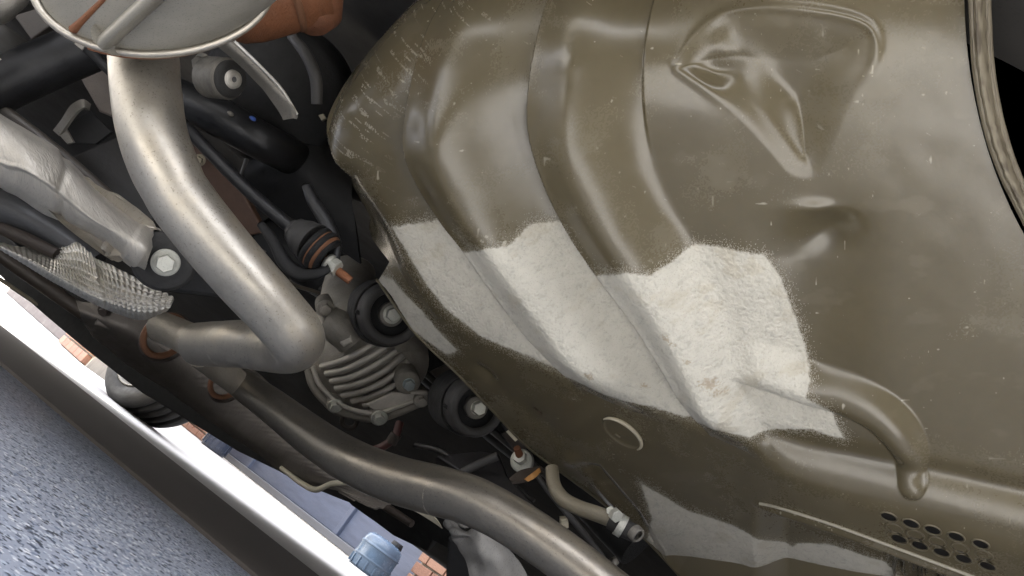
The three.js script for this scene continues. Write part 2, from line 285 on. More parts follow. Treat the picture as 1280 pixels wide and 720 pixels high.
// ================================================================== ACROSS THE YARD
{
  const brickMats = [[0.30, 0.15, 0.10], [0.26, 0.13, 0.085], [0.33, 0.18, 0.12], [0.24, 0.12, 0.08], [0.34, 0.21, 0.15]].map(c => mat(...c, 0.9, 0, { bumpScale: 0.001 }));
  const mortar = mat(0.34, 0.31, 0.27, 0.95);
  const bl = 0.16, bh = 0.065, j = 0.010;
  // a wall line between two points on the ground, seen from the viewer's side
  function wallLine(b0, b1) {
    const along = b1.clone().sub(b0).setY(0).normalize(), out = V3(-along.z, 0, along.x); if (out.dot(b0) > 0) out.negate();
    const X = (px, py) => { const r = ray(px, py); const k = b0.clone().sub(camera.position).dot(out) / r.dot(out); return r.multiplyScalar(k).add(camera.position).sub(b0).dot(along); };
    const frame = (s, y, off = 0) => b0.clone().addScaledVector(along, s).addScaledVector(out, off).setY(y);
    const B = new THREE.Matrix4().makeBasis(along, V3(0, 1, 0), out);
    const boxAt = (w, h, d, s, y, off, rad = 0.004) => { const g = rad ? new RoundedBoxGeometry(w, h, d, 1, rad) : new THREE.BoxGeometry(w, h, d); g.applyMatrix4(B.clone().setPosition(frame(s, y, off))); return g; };
    function pier(s0, s1, label, out = 0) {
      const w = Math.abs(s1 - s0), sm = (s0 + s1) / 2, h = 2.6;
      const t = thing('brick_pier', label, 'brick pier', frame(sm, 0, -0.15 + out), 'brick piers across the yard');
      part(t, 'mortar', boxAt(w, h, 0.28, sm, h / 2, -0.145 + out, 0), mortar);
      const rows = 10, lay = (r, f) => { let x = -w / 2, n = 0; const first = r % 2 ? bl / 2 : bl; while (x < w / 2 - 0.02) { const l = Math.min(n ? bl : first, w / 2 - x); if (l > 0.03) f(boxAt(l - j, bh - j, 0.06, sm + x + l / 2, bh / 2 + r * bh, out, 0.004)); x += n ? bl : first; n++; } };
      for (let r = 0; r < rows; r++) lay(r, g => part(t, numbered('brick'), g, brickMats[Math.floor(rnd() * 5)]));
      const g = []; for (let r = rows; r < h / bh - 1; r++) lay(r, q => g.push(q));
      part(t, 'upper_courses', g, brickMats[1]).userData.kind = 'stuff';
    }
    return { X, frame, boxAt, pier };
  }
  {
    const { X, frame, boxAt, pier } = wallLine(G(210, 518), G(462, 718));
    pier(X(226, 528), X(264, 558), 'brick pier just right of the wheel, beside the pale grey panel', 0.02);
    pier(X(502, 745), X(590, 815), 'brick pier at the bottom edge of the picture beside the light blue drum', 0.02);
    const s0 = X(264, 558), s1 = X(502, 745), t = thing('garage_door', 'grey sectional garage door between two brick piers across the yard', 'garage door', frame((s0 + s1) / 2, 0, -0.1));
    const m = mat(0.08, 0.098, 0.15, 0.6);
    for (let k = 0; k < 5; k++) part(t, numbered('door_panel'), boxAt(s1 - s0, 0.46, 0.05, (s0 + s1) / 2, 0.28 + k * 0.47, -0.12, 0.01), m);
    part(t, 'bottom_rail', boxAt(s1 - s0, 0.05, 0.07, (s0 + s1) / 2, 0.028, -0.07, 0.008), mat(0.10, 0.105, 0.12, 0.6));
    for (let k = 0; k < 2; k++) part(t, 'stile', boxAt(0.05, 2.3, 0.03, lerp(s0, s1, (k + 0.4) / 2), 1.2, -0.085, 0.006), m);
    const p0 = X(150, 470), p1 = X(226, 528), w = thing('wall_panel', 'pale blue grey wall panel behind the wheel', 'wall', frame((p0 + p1) / 2, 0, -0.12));
    part(w, 'panel', boxAt(Math.abs(p1 - p0), 2.5, 0.1, (p0 + p1) / 2, 1.25, -0.12, 0.01), mat(0.12, 0.14, 0.18, 0.7));
    part(w, 'skirting', boxAt(Math.abs(p1 - p0), 0.06, 0.03, (p0 + p1) / 2, 0.035, -0.05, 0.004), mat(0.08, 0.09, 0.12, 0.7));
    const r0 = X(590, 815), w2 = thing('side_wall', 'long grey rendered wall right of the brick piers', 'wall', frame(r0 + 3, 0, -0.14));
    part(w2, 'render', boxAt(6, 2.5, 0.1, r0 + 3.0, 1.25, -0.14, 0.01), mat(0.12, 0.115, 0.12, 0.8));
    part(w2, 'coping', boxAt(6.1, 0.06, 0.2, r0 + 3.0, 2.53, -0.14, 0.01), mortar);
    const drum = (px, py, off, r, h, m, label) => {
      const p = frame(X(px, py), 0, off), t = thing('plastic_drum', label, 'drum', p);
      const pr = [[0.001, 0.0], [r * 0.92, 0.0], [r * 0.97, 0.015], [r, 0.05], [r, h * 0.3], [r * 1.04, h * 0.32], [r * 1.04, h * 0.35], [r, h * 0.37], [r, h * 0.64], [r * 1.04, h * 0.66], [r * 1.04, h * 0.69], [r, h * 0.71], [r, h - 0.05], [r * 0.93, h - 0.02], [r * 0.7, h - 0.004], [0.001, h]];
      part(t, 'drum_body', lathe(pr, p, V3(0, 1, 0), 48), m);
      for (let k = 0; k < 14; k++) { const a = k / 14 * Math.PI * 2, c = p.clone().add(V3(Math.cos(a) * r * 1.0, h * 0.16, Math.sin(a) * r * 1.0)); const g = new RoundedBoxGeometry(0.012, h * 0.24, 0.012, 1, 0.003); g.rotateY(-a); g.translate(c.x, c.y, c.z); part(t, 'drum_rib', g, m); }
      part(t, 'bung', lathe([[0.001, 0.02], [0.03, 0.02], [0.034, 0], [0.034, -0.01]], p.clone().add(V3(r * 0.5, h, 0)), V3(0, 1, 0), 20), M.black);
    };
    drum(287, 573, 0.16, 0.11, 0.5, mat(0.045, 0.055, 0.085, 0.3), 'dark blue plastic drum beside the brick pier right of the wheel');
    drum(484, 731, 0.16, 0.11, 0.19, mat(0.10, 0.15, 0.22, 0.3), 'light blue plastic drum beside the bottom brick pier');
  }
  {
    const { X, frame, boxAt, pier } = wallLine(G(0, 361), G(0, 361).add(G(462, 718).sub(G(210, 518)).setLength(3)));
    pier(X(84, 428), X(118, 452), 'brick pier showing left of the wheel under the sill', 0.02);
    const l0 = X(84, 428), w = thing('end_wall', 'long purplish brown rendered wall left of the brick piers', 'wall', frame(l0 - 3, 0, -0.14));
    part(w, 'render', boxAt(6, 2.5, 0.1, l0 - 3.0, 1.25, -0.14, 0.01), mat(0.075, 0.055, 0.055, 0.8));
    part(w, 'coping', boxAt(6.1, 0.06, 0.2, l0 - 3.0, 2.53, -0.14, 0.01), mortar);
  }
}

// ================================================================== FUEL TANK
{
  // reference plane of the shell: 1/distance is linear over the sight-line sheet
  const inv = (x, y) => 0.841 + 0.000588 * x - 0.000529 * y;
  const O = P(640, 360, 1 / inv(640, 360)), Qx = P(740, 360, 1 / inv(740, 360)), Qy = P(640, 460, 1 / inv(640, 460));
  const e1 = Qx.clone().sub(O).normalize(), nrm = Qx.clone().sub(O).cross(Qy.clone().sub(O)).normalize();
  if (nrm.dot(O.clone().sub(camera.position)) > 0) nrm.negate();
  const e2 = nrm.clone().cross(e1).normalize(); if (e2.dot(Qy.clone().sub(O)) < 0) e2.negate();
  const toPlane = (x, y) => { const p = P(x, y, 1 / inv(x, y)).sub(O); return [p.dot(e1), p.dot(e2)]; };
  // the inverse, in closed form
  const OC = O.clone().sub(camera.position);
  const k1 = [e1.dot(CX), e1.dot(CY), e1.dot(CZ)], k2 = [e2.dot(CX), e2.dot(CY), e2.dot(CZ)], k0 = [OC.dot(CX), OC.dot(CY), OC.dot(CZ)];
  const toDraw = (u, v) => { const z = k0[2] + u * k1[2] + v * k2[2]; return [640 + F * (k0[0] + u * k1[0] + v * k2[0]) / z, 360 - F * (k0[1] + u * k1[1] + v * k2[1]) / z]; };
  // polyline tools on the drawing
  const dseg = (x, y, a, b) => { const dx = b[0] - a[0], dy = b[1] - a[1]; const t = clamp(((x - a[0]) * dx + (y - a[1]) * dy) / (dx * dx + dy * dy)); const ex = x - a[0] - t * dx, ey = y - a[1] - t * dy; return [Math.hypot(ex, ey), t, dx * (y - a[1]) - dy * (x - a[0]), a[0] + t * dx, a[1] + t * dy]; };
  function dpoly(L, x, y) { let best = [1e9]; let bi = 0; for (let i = 0; i < L.length - 1; i++) { const r = dseg(x, y, L[i], L[i + 1]); if (r[0] < best[0] - 1e-9) { best = r; bi = i; } } return { d: best[0], side: Math.sign(best[2]), s: (bi + best[1]) / (L.length - 1), q: [best[3], best[4]] }; }
  function inside(L, x, y) { let c = false; for (let i = 0, j = L.length - 1; i < L.length; j = i++) if ((L[i][1] > y) !== (L[j][1] > y) && x < (L[j][0] - L[i][0]) * (y - L[i][1]) / (L[j][1] - L[i][1]) + L[i][0]) c = !c; return c; }
  function smoothLine(L, n = 8) { const c = new THREE.CatmullRomCurve3(L.map(p => V3(p[0], p[1], 0)), false, 'centripetal'); return c.getPoints(L.length * n).map(p => [p.x, p.y]); }
  const xOfY = L => y => { if (y <= L[0][1]) return L[0][0] + (L[1][0] - L[0][0]) / (L[1][1] - L[0][1]) * (y - L[0][1]); for (let i = 0; i < L.length - 1; i++) if (y <= L[i + 1][1]) return lerp(L[i][0], L[i + 1][0], (y - L[i][1]) / (L[i + 1][1] - L[i][1])); const n = L.length - 1; return L[n][0] + (L[n][0] - L[n - 1][0]) / (L[n][1] - L[n - 1][1]) * (y - L[n][1]); };
  const yOfX = L => { const f = xOfY(L.map(p => [p[1], p[0]])); return f; };

  const OUT = [...smoothLine([[600, -190], [470, -90], [410, -15], [362, 70], [336, 140], [330, 200], [346, 262], [385, 318], [470, 350], [520, 418], [570, 466], [612, 510], [660, 560], [702, 592], [745, 625], [800, 672], [852, 724], [900, 790]], 6), [1340, 790], [1340, 400], ...smoothLine([[1300, 325], [1272, 278], [1243, 212], [1222, 140], [1209, 60], [1206, -40], [1206, -190]], 4)];
  let curlEdge = smoothLine([[1500, -150], [1206, -140], [900, -140], [640, -150], [520, -70], [440, -5], [388, 70], [354, 140], [345, 200], [359, 262], [380, 310]], 6);
  const C1 = xOfY(smoothLine([[492, -60], [494, 40], [497, 100], [505, 180], [530, 235], [557, 274], [585, 307], [630, 370], [697, 458], [740, 520]]));
  const C2 = xOfY(smoothLine([[652, -60], [654, 40], [660, 150], [685, 225], [713, 282], [748, 335], [800, 405], [857, 500], [880, 540]]));
  const C3 = xOfY(smoothLine([[792, -60], [795, 60], [801, 130], [818, 210], [840, 262], [868, 308], [905, 385], [935, 470], [955, 540], [970, 600]]));
  const FOLD = smoothLine([[424, 235], [470, 290], [505, 345], [545, 388], [600, 425], [655, 447], [705, 468], [780, 497], [850, 522], [900, 538], [945, 556], [1000, 590], [1060, 617], [1160, 645], [1290, 684], [1400, 715]]);
  const ELB = smoothLine([[905, 450], [960, 466], [1010, 484], [1060, 500], [1104, 526], [1134, 565], [1141, 598]]);
  const VAL = smoothLine([[930, 535], [1000, 560], [1060, 572], [1150, 590], [1290, 622], [1400, 650]]);
  const LIP = smoothLine([[944, 628], [970, 634], [1040, 656], [1130, 689], [1240, 730], [1330, 762]]);
  const EMB0 = [[852, 84], [870, 52], [905, 22], [960, 14], [1060, 26], [1086, 40], [1090, 70], [1062, 120], [1038, 180], [1018, 218], [992, 216], [968, 190], [930, 148], [890, 112]];
  const EMB = smoothLine([...EMB0, EMB0[0]], 4); EMB.pop();
  const RIDGE = smoothLine([[905, 62], [930, 72], [952, 108], [978, 160], [1004, 208]]);
  const COAT = [[489, 284], [520, 279], [557, 274], [585, 307], [610, 311], [633, 309], [648, 296], [663, 280], [690, 277], [713, 282], [748, 335], [780, 341], [814, 344], [842, 326], [868, 305], [910, 311], [955, 318], [975, 345], [990, 385], [1005, 430], [1013, 475], [1007, 498], [1033, 511], [1056, 549], [1015, 537], [978, 536], [937, 547], [900, 537], [855, 521], [809, 507], [740, 485], [695, 460], [649, 441], [603, 421], [557, 385], [528, 348], [512, 320]];
  const COAT2 = [[470, 344], [490, 350], [528, 390], [572, 438], [560, 444], [520, 416]];
  const COAT3 = [[800, 604], [860, 640], [935, 668], [1010, 700], [1060, 960], [700, 960], [790, 740], [815, 650]];
  const COAT4 = [[985, 748], [1030, 738], [1105, 756], [1150, 815], [930, 815]];
  const PLUG = [778, 541];
  const HOLES = [];
  for (const [row, pts] of [[[1110.7, 646], [1138.3, 654.3], [1165.7, 662.3], [1195, 670.7], [1225.7, 680]], [[1118.3, 660], [1144.3, 668.3], [1171.7, 676.7], [1200, 684.3], [1230, 693.3]], [[1123.3, 673.3], [1149.3, 681.7], [1176.7, 690], [1204.3, 698.3], [1234.3, 707.3]]].entries()) for (const p of pts) HOLES.push([p[0], p[1], row]);

  const project = (x, y, h) => { const uv = toPlane(x, y); const w = O.clone().addScaledVector(e1, uv[0]).addScaledVector(e2, uv[1]).addScaledVector(nrm, h).sub(camera.position); const z = w.dot(CZ); return [640 + F * w.dot(CX) / z, 360 - F * w.dot(CY) / z]; };
  function height(x0, y0) {
    let x = x0, y = y0, h = 0;
    // rounded shoulder of the shell
    const ce = dpoly(curlEdge, x, y), R = 235; if (ce.side > 0) h -= 0.15 + ce.d * 0.0022; else if (ce.d < R) { const k = Math.min(0.995, 1 - ce.d / R); h -= 0.15 * (1 - Math.sqrt(1 - k * k)); }
    if (y < 260) { const q = 205 - y; if (q > 0) h -= 1.5e-6 * q * q * sst(1010, 800, x); }
    // pressed ribs: raised shelf, ramp down, hollow, sharp step up to the next shelf
    const f = dpoly(FOLD, x, y), below = f.side > 0 ? f.d : -f.d;
    const c1 = C1(y), c2 = C2(y), c3 = C3(y), ribK = lerp(0.5, 1, sst(90, 230, y)) * sst(22, -40, below) * sst(-120, 30, y);
    let rib = 0; const A = 0.046;
    const wob = 0;
    const hollow = d => -A * 0.35 * Math.exp(-Math.pow(d / 26, 2));        // the hollow deepens a little towards the step
    if (x < c1) rib = hollow(c1 - x) + A * 0.55 * (1 - sst(-118, -30, x - c1)) * sst(-220, -150, x - c1);
    else if (x < c2) { const t = (x - c1) / (c2 - c1) + wob; rib = A * (0.5 + 0.5 * sst(0, 0.36, t)) * (1 - sst(0.32, 0.86, t)) * sst(0, 3.5, x - c1) + hollow(c2 - x); }
    else { const t = (x - c2) / (c3 - c2) + wob; rib = A * (0.5 + 0.5 * sst(0, 0.42, t)) * (1 - sst(0.4, 1.06, t)) * sst(0, 3.5, x - c2); const st = sst(200, 60, y); if (st > 0) rib += st * A * 0.45 * (sst(0, 4, x - c3) * (1 - sst(10, 130, x - c3))); }
    h += rib * ribK;
    // right-hand face of the coated hollow leans back a little
    h -= 0.018 * sst(925, 1010, x) * sst(255, 330, y) * sst(540, 470, y) * sst(1120, 1010, x);
    // fold to the lower flange
    if (below > -14) { const m = (below + 14); const k = m < 28 ? m * m / 56 : m - 14; h -= k * 0.00058 * lerp(1, 0.6, sst(900, 1150, x)); }
    // from here on the pressings are set out on the folded shell
    const im = project(x, y, h); x = im[0]; y = im[1];
    // embossed horn at the top right
    { const ins = inside(EMB, x, y); let dd = 1e9; for (let i = 0; i < EMB.length; i++) dd = Math.min(dd, dseg(x, y, EMB[i], EMB[(i + 1) % EMB.length])[0]);
      if (ins || dd < 30) {
        const s = ins ? dd : -dd;
        h -= 0.024 * sst(-6, 66, s) * lerp(0.75, 1.25, sst(60, 180, y));
        h += 0.0035 * Math.exp(-Math.pow((s + 5) / 7, 2)) * sst(150, 40, y);
        h -= 0.010 * Math.exp(-Math.pow((x - 890) / 26, 2) - Math.pow((y - 92) / 15, 2)) * sst(-2, 14, s);
        h += 0.004 * Math.exp(-Math.pow(dpoly(RIDGE, x, y).d / 20, 2)) * sst(0, 24, s);
      } }
    // thumb-shaped dent
    { const dx = x - 1040, dy = y - 290, q = Math.hypot((dx + dy * 0.2) / 38, dy / 26); h -= 0.018 * Math.exp(-q * q * 1.3); h += 0.005 * Math.exp(-Math.pow((dx + 22) / 30, 2) - Math.pow((dy + 30) / 9, 2)); }
    // elbow bead
    { const e = dpoly(ELB, x, y); const soft = e.side < 0, w = soft ? lerp(36, 19, sst(0.7, 1, e.s)) : lerp(22, 18, e.s); const k = e.d / w; if (k < 1) { const prof = soft ? Math.pow(1 - k * k, lerp(1.5, 0.8, sst(0.7, 1, e.s))) : Math.pow(1 - k * k, lerp(0.65, 0.8, sst(0.7, 1, e.s))); h += 0.019 * prof * sst(0, 0.16, e.s) * lerp(1, 0.55, sst(0.7, 1, e.s)); } }
    // roll between face and flange on the right
    if (x > 900) { const v = dpoly(VAL, x, y), bv = v.side > 0 ? v.d : -v.d; h += (0.013 * sst(-4, 34, bv) - 0.006 * Math.exp(-Math.pow((bv + 4) / 12, 2))) * sst(910, 985, x); }
    // slot lip in the flange: the pocket below it is set back
    if (x > 930) { const l = dpoly(LIP, x, y), bl = l.side > 0 ? l.d : -l.d; h += 0.004 * Math.exp(-Math.pow((bl + 2) / 4, 2)) * sst(935, 955, x); h -= 0.045 * sst(0, 4, bl) * sst(938, 985, x); }
    // creases of the lower bracket area
    if (below > 10 && x > 680) { const L2 = dpoly([[706, 574], [750, 582], [800, 640], [830, 690], [850, 740], [900, 900]], x, y); const b2 = L2.side > 0 ? L2.d : -L2.d; h -= 0.016 * sst(-2, 10, b2) * sst(700, 740, x) * sst(1000, 860, x); const L3 = dpoly([[712, 576], [760, 630], [800, 668], [880, 760]], x, y); h += 0.007 * Math.exp(-Math.pow(L3.d / 7, 2)); }
    // long dents of the flange
    if (below > 0) { h -= 0.006 * Math.exp(-Math.pow(((x - 670) * 0.75 + (y - 525) * 0.66) / 48, 2) - Math.pow(((x - 670) * -0.66 + (y - 525) * 0.75) / 11, 2)); h -= 0.009 * Math.exp(-Math.pow(((x - 606) * 0.75 + (y - 468) * 0.66) / 16, 2) - Math.pow(((x - 606) * -0.66 + (y - 468) * 0.75) / 6, 2)); }
    // plug seat
    { const a = 0.62, dx = x - PLUG[0], dy = y - PLUG[1], u = (dx * Math.cos(a) + dy * Math.sin(a)) / 30, v = (-dx * Math.sin(a) + dy * Math.cos(a)) / 13; const q = Math.hypot(u, v); h -= 0.004 * sst(1.05, 0.8, q); }
    // the middle row of the perforations is only dimpled
    if (x > 1090 && y > 630) for (const H of HOLES) if (H[2] === 1) { const q = holeQ(H, x, y); h -= 0.006 * sst(1.05, 0.6, q); }
    // panel waviness
    h += 0.0022 * (fbm(x * 0.006 + 4, y * 0.006 + 9, 2) - 0.5) + 0.0006 * (vn(x * 0.03, y * 0.03) - 0.5);
    return h;
  }
  function holeQ(H, x, y) { const a = 0.34, dx = x - H[0], dy = y - H[1]; if (Math.abs(dx) > 16 || Math.abs(dy) > 16) return 9; return Math.hypot((dx * Math.cos(a) + dy * Math.sin(a)) / 11, (-dx * Math.sin(a) + dy * Math.cos(a)) / 4.8); }
  // where on the flat drawing lies a point that shows at (x, y) once pressed
  function unshift(p) { let q = [p[0], p[1]]; for (let k = 0; k < 6; k++) { const uv = toPlane(q[0], q[1]); const w = O.clone().addScaledVector(e1, uv[0]).addScaledVector(e2, uv[1]).addScaledVector(nrm, height(q[0], q[1])).sub(camera.position); const z = w.dot(CZ), X = 640 + F * w.dot(CX) / z, Y = 360 - F * w.dot(CY) / z; q = [q[0] + 0.7 * (p[0] - X), q[1] + 0.7 * (p[1] - Y)]; } return q; }
  function onShell(x, y, up = 0) { const q = unshift([x, y]), uv = toPlane(q[0], q[1]); return O.clone().addScaledVector(e1, uv[0]).addScaledVector(e2, uv[1]).addScaledVector(nrm, height(q[0], q[1]) + up); }
  function shellNormal(x, y) { const a = onShell(x - 4, y), b = onShell(x + 4, y), c = onShell(x, y - 4), d = onShell(x, y + 4); const n = b.sub(a).cross(d.sub(c)).normalize(); if (n.dot(onShell(x, y).sub(camera.position)) > 0) n.negate(); return n; }

  for (const p of OUT) if (p[0] > 466 && p[0] < 910 && p[1] > 346) { const q = unshift(p); p[0] = q[0]; p[1] = q[1]; }
  const HOLED = HOLES.map(p => p[2] === 1 ? null : unshift(p));
  // bounds
  let u0 = 1e9, u1 = -1e9, v0 = 1e9, v1 = -1e9; for (const p of OUT) { const q = toPlane(p[0], p[1]); u0 = Math.min(u0, q[0]); u1 = Math.max(u1, q[0]); v0 = Math.min(v0, q[1]); v1 = Math.max(v1, q[1]); }
  const OUTP = OUT.map(p => toPlane(p[0], p[1]));
  const step = 0.0014, nu = Math.ceil((u1 - u0) / step), nv = Math.ceil((v1 - v0) / step);
  const inHole = new Map();
  const ins = new Uint8Array((nu + 1) * (nv + 1));
  for (let j = 0; j <= nv; j++) for (let i = 0; i <= nu; i++) {
    const u = u0 + i * step, v = v0 + j * step; let k = inside(OUTP, u, v) ? 1 : 0;
    if (k) { const d = toDraw(u, v); if (d[0] > 1020 && d[0] < 1290 && d[1] > 615 && d[1] < 800) { const im = project(d[0], d[1], height(d[0], d[1])); for (let m = 0; m < HOLES.length; m++) if (HOLES[m][2] !== 1) { const q = holeQ(HOLES[m], im[0], im[1]); if (q < 1) { k = 2; inHole.set(j * (nu + 1) + i, [m, Math.max(q, 0.05)]); } } } }
    ins[j * (nu + 1) + i] = k;
  }
  const id = new Int32Array((nu + 1) * (nv + 1)).fill(-1), pos = [], uvs = [], idx = [];
  const vert = (i, j) => { const k = j * (nu + 1) + i; if (id[k] >= 0) return id[k]; let u = u0 + i * step, v = v0 + j * step; if (ins[k] === 0) { let best = 1e9, bq; for (let a = 0; a < OUTP.length; a++) { const r = dseg(u, v, OUTP[a], OUTP[(a + 1) % OUTP.length]); if (r[0] < best) { best = r[0]; bq = [r[3], r[4]]; } } u = bq[0]; v = bq[1]; } else if (ins[k] === 2) { const [m, q] = inHole.get(k), c = toPlane(HOLED[m][0], HOLED[m][1]); u = c[0] + (u - c[0]) / q; v = c[1] + (v - c[1]) / q; } const d = toDraw(u, v), p = O.clone().addScaledVector(e1, u).addScaledVector(e2, v).addScaledVector(nrm, height(d[0], d[1])); id[k] = pos.length / 3; pos.push(p.x, p.y, p.z); uvs.push((u - u0) / (u1 - u0), (v - v0) / (v1 - v0)); return id[k]; };
  for (let j = 0; j < nv; j++) for (let i = 0; i < nu; i++) { const a = j * (nu + 1) + i; const c = (ins[a] === 1) + (ins[a + 1] === 1) + (ins[a + nu + 1] === 1) + (ins[a + nu + 2] === 1); if (!c) continue; const A = vert(i, j), B = vert(i + 1, j), C = vert(i, j + 1), D = vert(i + 1, j + 1); idx.push(A, C, B, B, C, D); }
  const g = new THREE.BufferGeometry(); g.setAttribute('position', new THREE.Float32BufferAttribute(pos, 3)); g.setAttribute('uv', new THREE.Float32BufferAttribute(uvs, 2)); g.setIndex(idx); g.computeVertexNormals();

  // ---- what the shell is made of: olive paint, pale sprayed stone-chip coat, chips and scuffs
  const N = 2048, colD = new Uint8Array(N * N * 4), rgD = new Uint8Array(N * N * 4), bpD = new Uint8Array(N * N * 4);
  const OUTC = [[620, -90], [545, -15], [480, 70], [432, 140], [415, 200], [424, 262], [470, 350]];
  const polys = [COAT, COAT2, COAT3].map(c => c.map(unshift)); polys.push(COAT4);
  const bbs = polys.map(c => [Math.min(...c.map(p => p[0])) - 60, Math.max(...c.map(p => p[0])) + 60, Math.min(...c.map(p => p[1])) - 60, Math.max(...c.map(p => p[1])) + 60]);
  const stains = [[889, 483, 9], [834, 426, 5], [858, 452, 4], [735, 470, 5], [806, 482, 4]].map(s => [...unshift(s), s[2]]);
  for (let j = 0; j < N; j++) for (let i = 0; i < N; i++) {
    const U = (i + 0.5) / N * (u1 - u0), Vv = (j + 0.5) / N * (v1 - v0), d = toDraw(u0 + U, v0 + Vv), x = d[0], y = d[1], o = (j * N + i) * 4;
    if (x < 380 || y < -60 || y > 780 || x > 1340) { colD[o + 3] = rgD[o + 3] = bpD[o + 3] = 255; colD[o] = 110; colD[o + 1] = 100; colD[o + 2] = 75; rgD[o + 1] = 80; bpD[o] = bpD[o + 1] = bpD[o + 2] = 100; continue; }
    // coat cover
    let sd = -1e9;
    for (let k = 0; k < polys.length; k++) { const b = bbs[k]; if (x < b[0] || x > b[1] || y < b[2] || y > b[3]) continue; const L = polys[k]; let m = 1e9; for (let a = 0; a < L.length; a++) { const r = dseg(x, y, L[a], L[(a + 1) % L.length])[0]; if (r < m) m = r; } const s = inside(L, x, y) ? m : -m; if (s > sd) sd = s; }
    const h1 = hash2(i, j), fine = vn(U * 700, Vv * 700), fine2 = vn(U * 1500 + 9, Vv * 1500);
    const grain = vn(U * 420 + 30, Vv * 420 * 1.0), mid = fbm(U * 120, Vv * 120, 3), big = fbm(U * 14 + 2, Vv * 14, 4);
    const edgeN = sd + (mid - 0.5) * 3 + (fine - 0.5) * 2;
    let cover = sst(-1.5, 1.5, edgeN);
    if (cover < 1 && sd > -30) { const dens = Math.pow(clamp(1 + sd / 30), 2.2); if (h1 * 0.55 + fine2 * 0.45 > 0.97 - 0.40 * dens + (mid - 0.5) * 0.12) cover = Math.max(cover, 0.75 * sst(0, 0.2, dens + 0.1)); }
    // paint
    const mot = 1 + (big - 0.5) * 0.24 + (mid - 0.5) * 0.1;
    let r = 0.100 * mot, gg = 0.083 * mot, b = 0.050 * mot; let ro = 0.25 + (big - 0.5) * 0.22 + (fine - 0.5) * 0.06, bp = 0.36 + (fine - 0.5) * 0.008 + (mid - 0.5) * 0.018;
    // scuffs along the shoulder, chips, dust marks
    const ce = Math.hypot(x - 460, y - 210);
    const sx = (x * 0.86 + y * 0.5), sy = (-x * 0.5 + y * 0.86);
    const scr = vn(sx * 0.045, sy * 0.42), scr2 = vn(sx * 0.05 + 40, sy * 0.5 + 9); const shoulder = x < 640 && y < 400 ? sst(95, 5, dpoly(OUTC, x, y).d) * sst(330, 230, y) : 0;
    let chip = 0;
    if (scr > 0.90 - 0.14 * shoulder && fine > 0.45 && shoulder > 0.1) chip = (0.15 + 0.4 * vn(x * 0.05, y * 0.05)) * shoulder;
    const sp = vn(x * 0.11 + 71, y * 0.11 + 3), sp2 = vn(x * 0.23 + 11, y * 0.2 + 33); if (sp > 0.965) chip = Math.max(chip, (sp - 0.965) / 0.035 * 0.8); if (sp2 > 0.972 && big > 0.5) chip = Math.max(chip, 0.6); if (scr2 > 0.985 && y < 330) chip = Math.max(chip, 0.35);
    if (chip > 0) { r = lerp(r, 0.42, chip); gg = lerp(gg, 0.39, chip); b = lerp(b, 0.31, chip); ro += 0.2 * chip; }
    const sm = fbm(x * 0.02 + 8, y * 0.035 + 2, 4); if (sm > 0.62) { const k = sst(0.62, 0.75, sm) * 0.12; r = lerp(r, 0.22, k); gg = lerp(gg, 0.195, k); b = lerp(b, 0.145, k); ro += 0.15 * k; }
    if (cover > 0) {
      const t = 1 + (mid - 0.5) * 0.13 + (big - 0.5) * 0.2; const low = sst(0.42, 0.22, grain * 0.5 + mid * 0.5) * 0.12; let cr = 0.475 * t * (1 - low), cg = 0.452 * t * (1 - low), cb = 0.39 * t * (1 - low);
      if (h1 > 0.975) { cr *= 0.72; cg *= 0.7; cb *= 0.66; }
      const dirt = sst(0.60, 0.74, fbm(x * 0.035 + 5, y * 0.05 + 1, 4)) * 0.3; cr = lerp(cr, 0.36, dirt); cg = lerp(cg, 0.31, dirt); cb = lerp(cb, 0.22, dirt);
      for (const s of stains) { const ux = (x - s[0]) * 0.8 + (y - s[1]) * 0.6, uy = (y - s[1]) * 0.8 - (x - s[0]) * 0.6, q = Math.hypot(ux * 0.55, uy * 1.4) / s[2] + (mid - 0.5) * 1.6 + (fine - 0.5) * 1.2; const k = 0.5 * sst(1.1, 0.2, q); if (k > 0) { cr = lerp(cr, 0.22, k); cg = lerp(cg, 0.15, k); cb = lerp(cb, 0.07, k); } }
      r = lerp(r, cr, cover); gg = lerp(gg, cg, cover); b = lerp(b, cb, cover); ro = lerp(ro, 0.9, cover); bp = lerp(bp, 0.5 + (vn(U * 250 + 3, Vv * 250) - 0.5) * 0.4 + (grain - 0.5) * 0.35 + (fine - 0.5) * 0.2 + (mid - 0.5) * 0.2, cover);
    }
    colD[o] = toS(r); colD[o + 1] = toS(gg); colD[o + 2] = toS(b); colD[o + 3] = 255;
    rgD[o] = 0; rgD[o + 1] = 255 * clamp(ro); rgD[o + 2] = 0; rgD[o + 3] = 255; const q = 255 * clamp(bp); bpD[o] = bpD[o + 1] = bpD[o + 2] = q; bpD[o + 3] = 255;
  }
  const dt = (d, s) => { const t = new THREE.DataTexture(d, N, N); t.magFilter = THREE.LinearFilter; t.minFilter = THREE.LinearMipmapLinearFilter; t.generateMipmaps = true; if (s) t.colorSpace = THREE.SRGBColorSpace; t.needsUpdate = true; return t; };
  const shellMat = new THREE.MeshPhysicalMaterial({ map: dt(colD, true), roughnessMap: dt(rgD), roughness: 1, metalness: 0, bumpMap: dt(bpD), bumpScale: 0.0019, side: THREE.DoubleSide, ior: 1.55 });

  const t = thing('fuel_tank', 'large glossy olive brown fuel tank shell with pale rough sprayed coating on its ribs', 'fuel tank', O.clone());
  const shell = part(t, 'shell', g, shellMat);
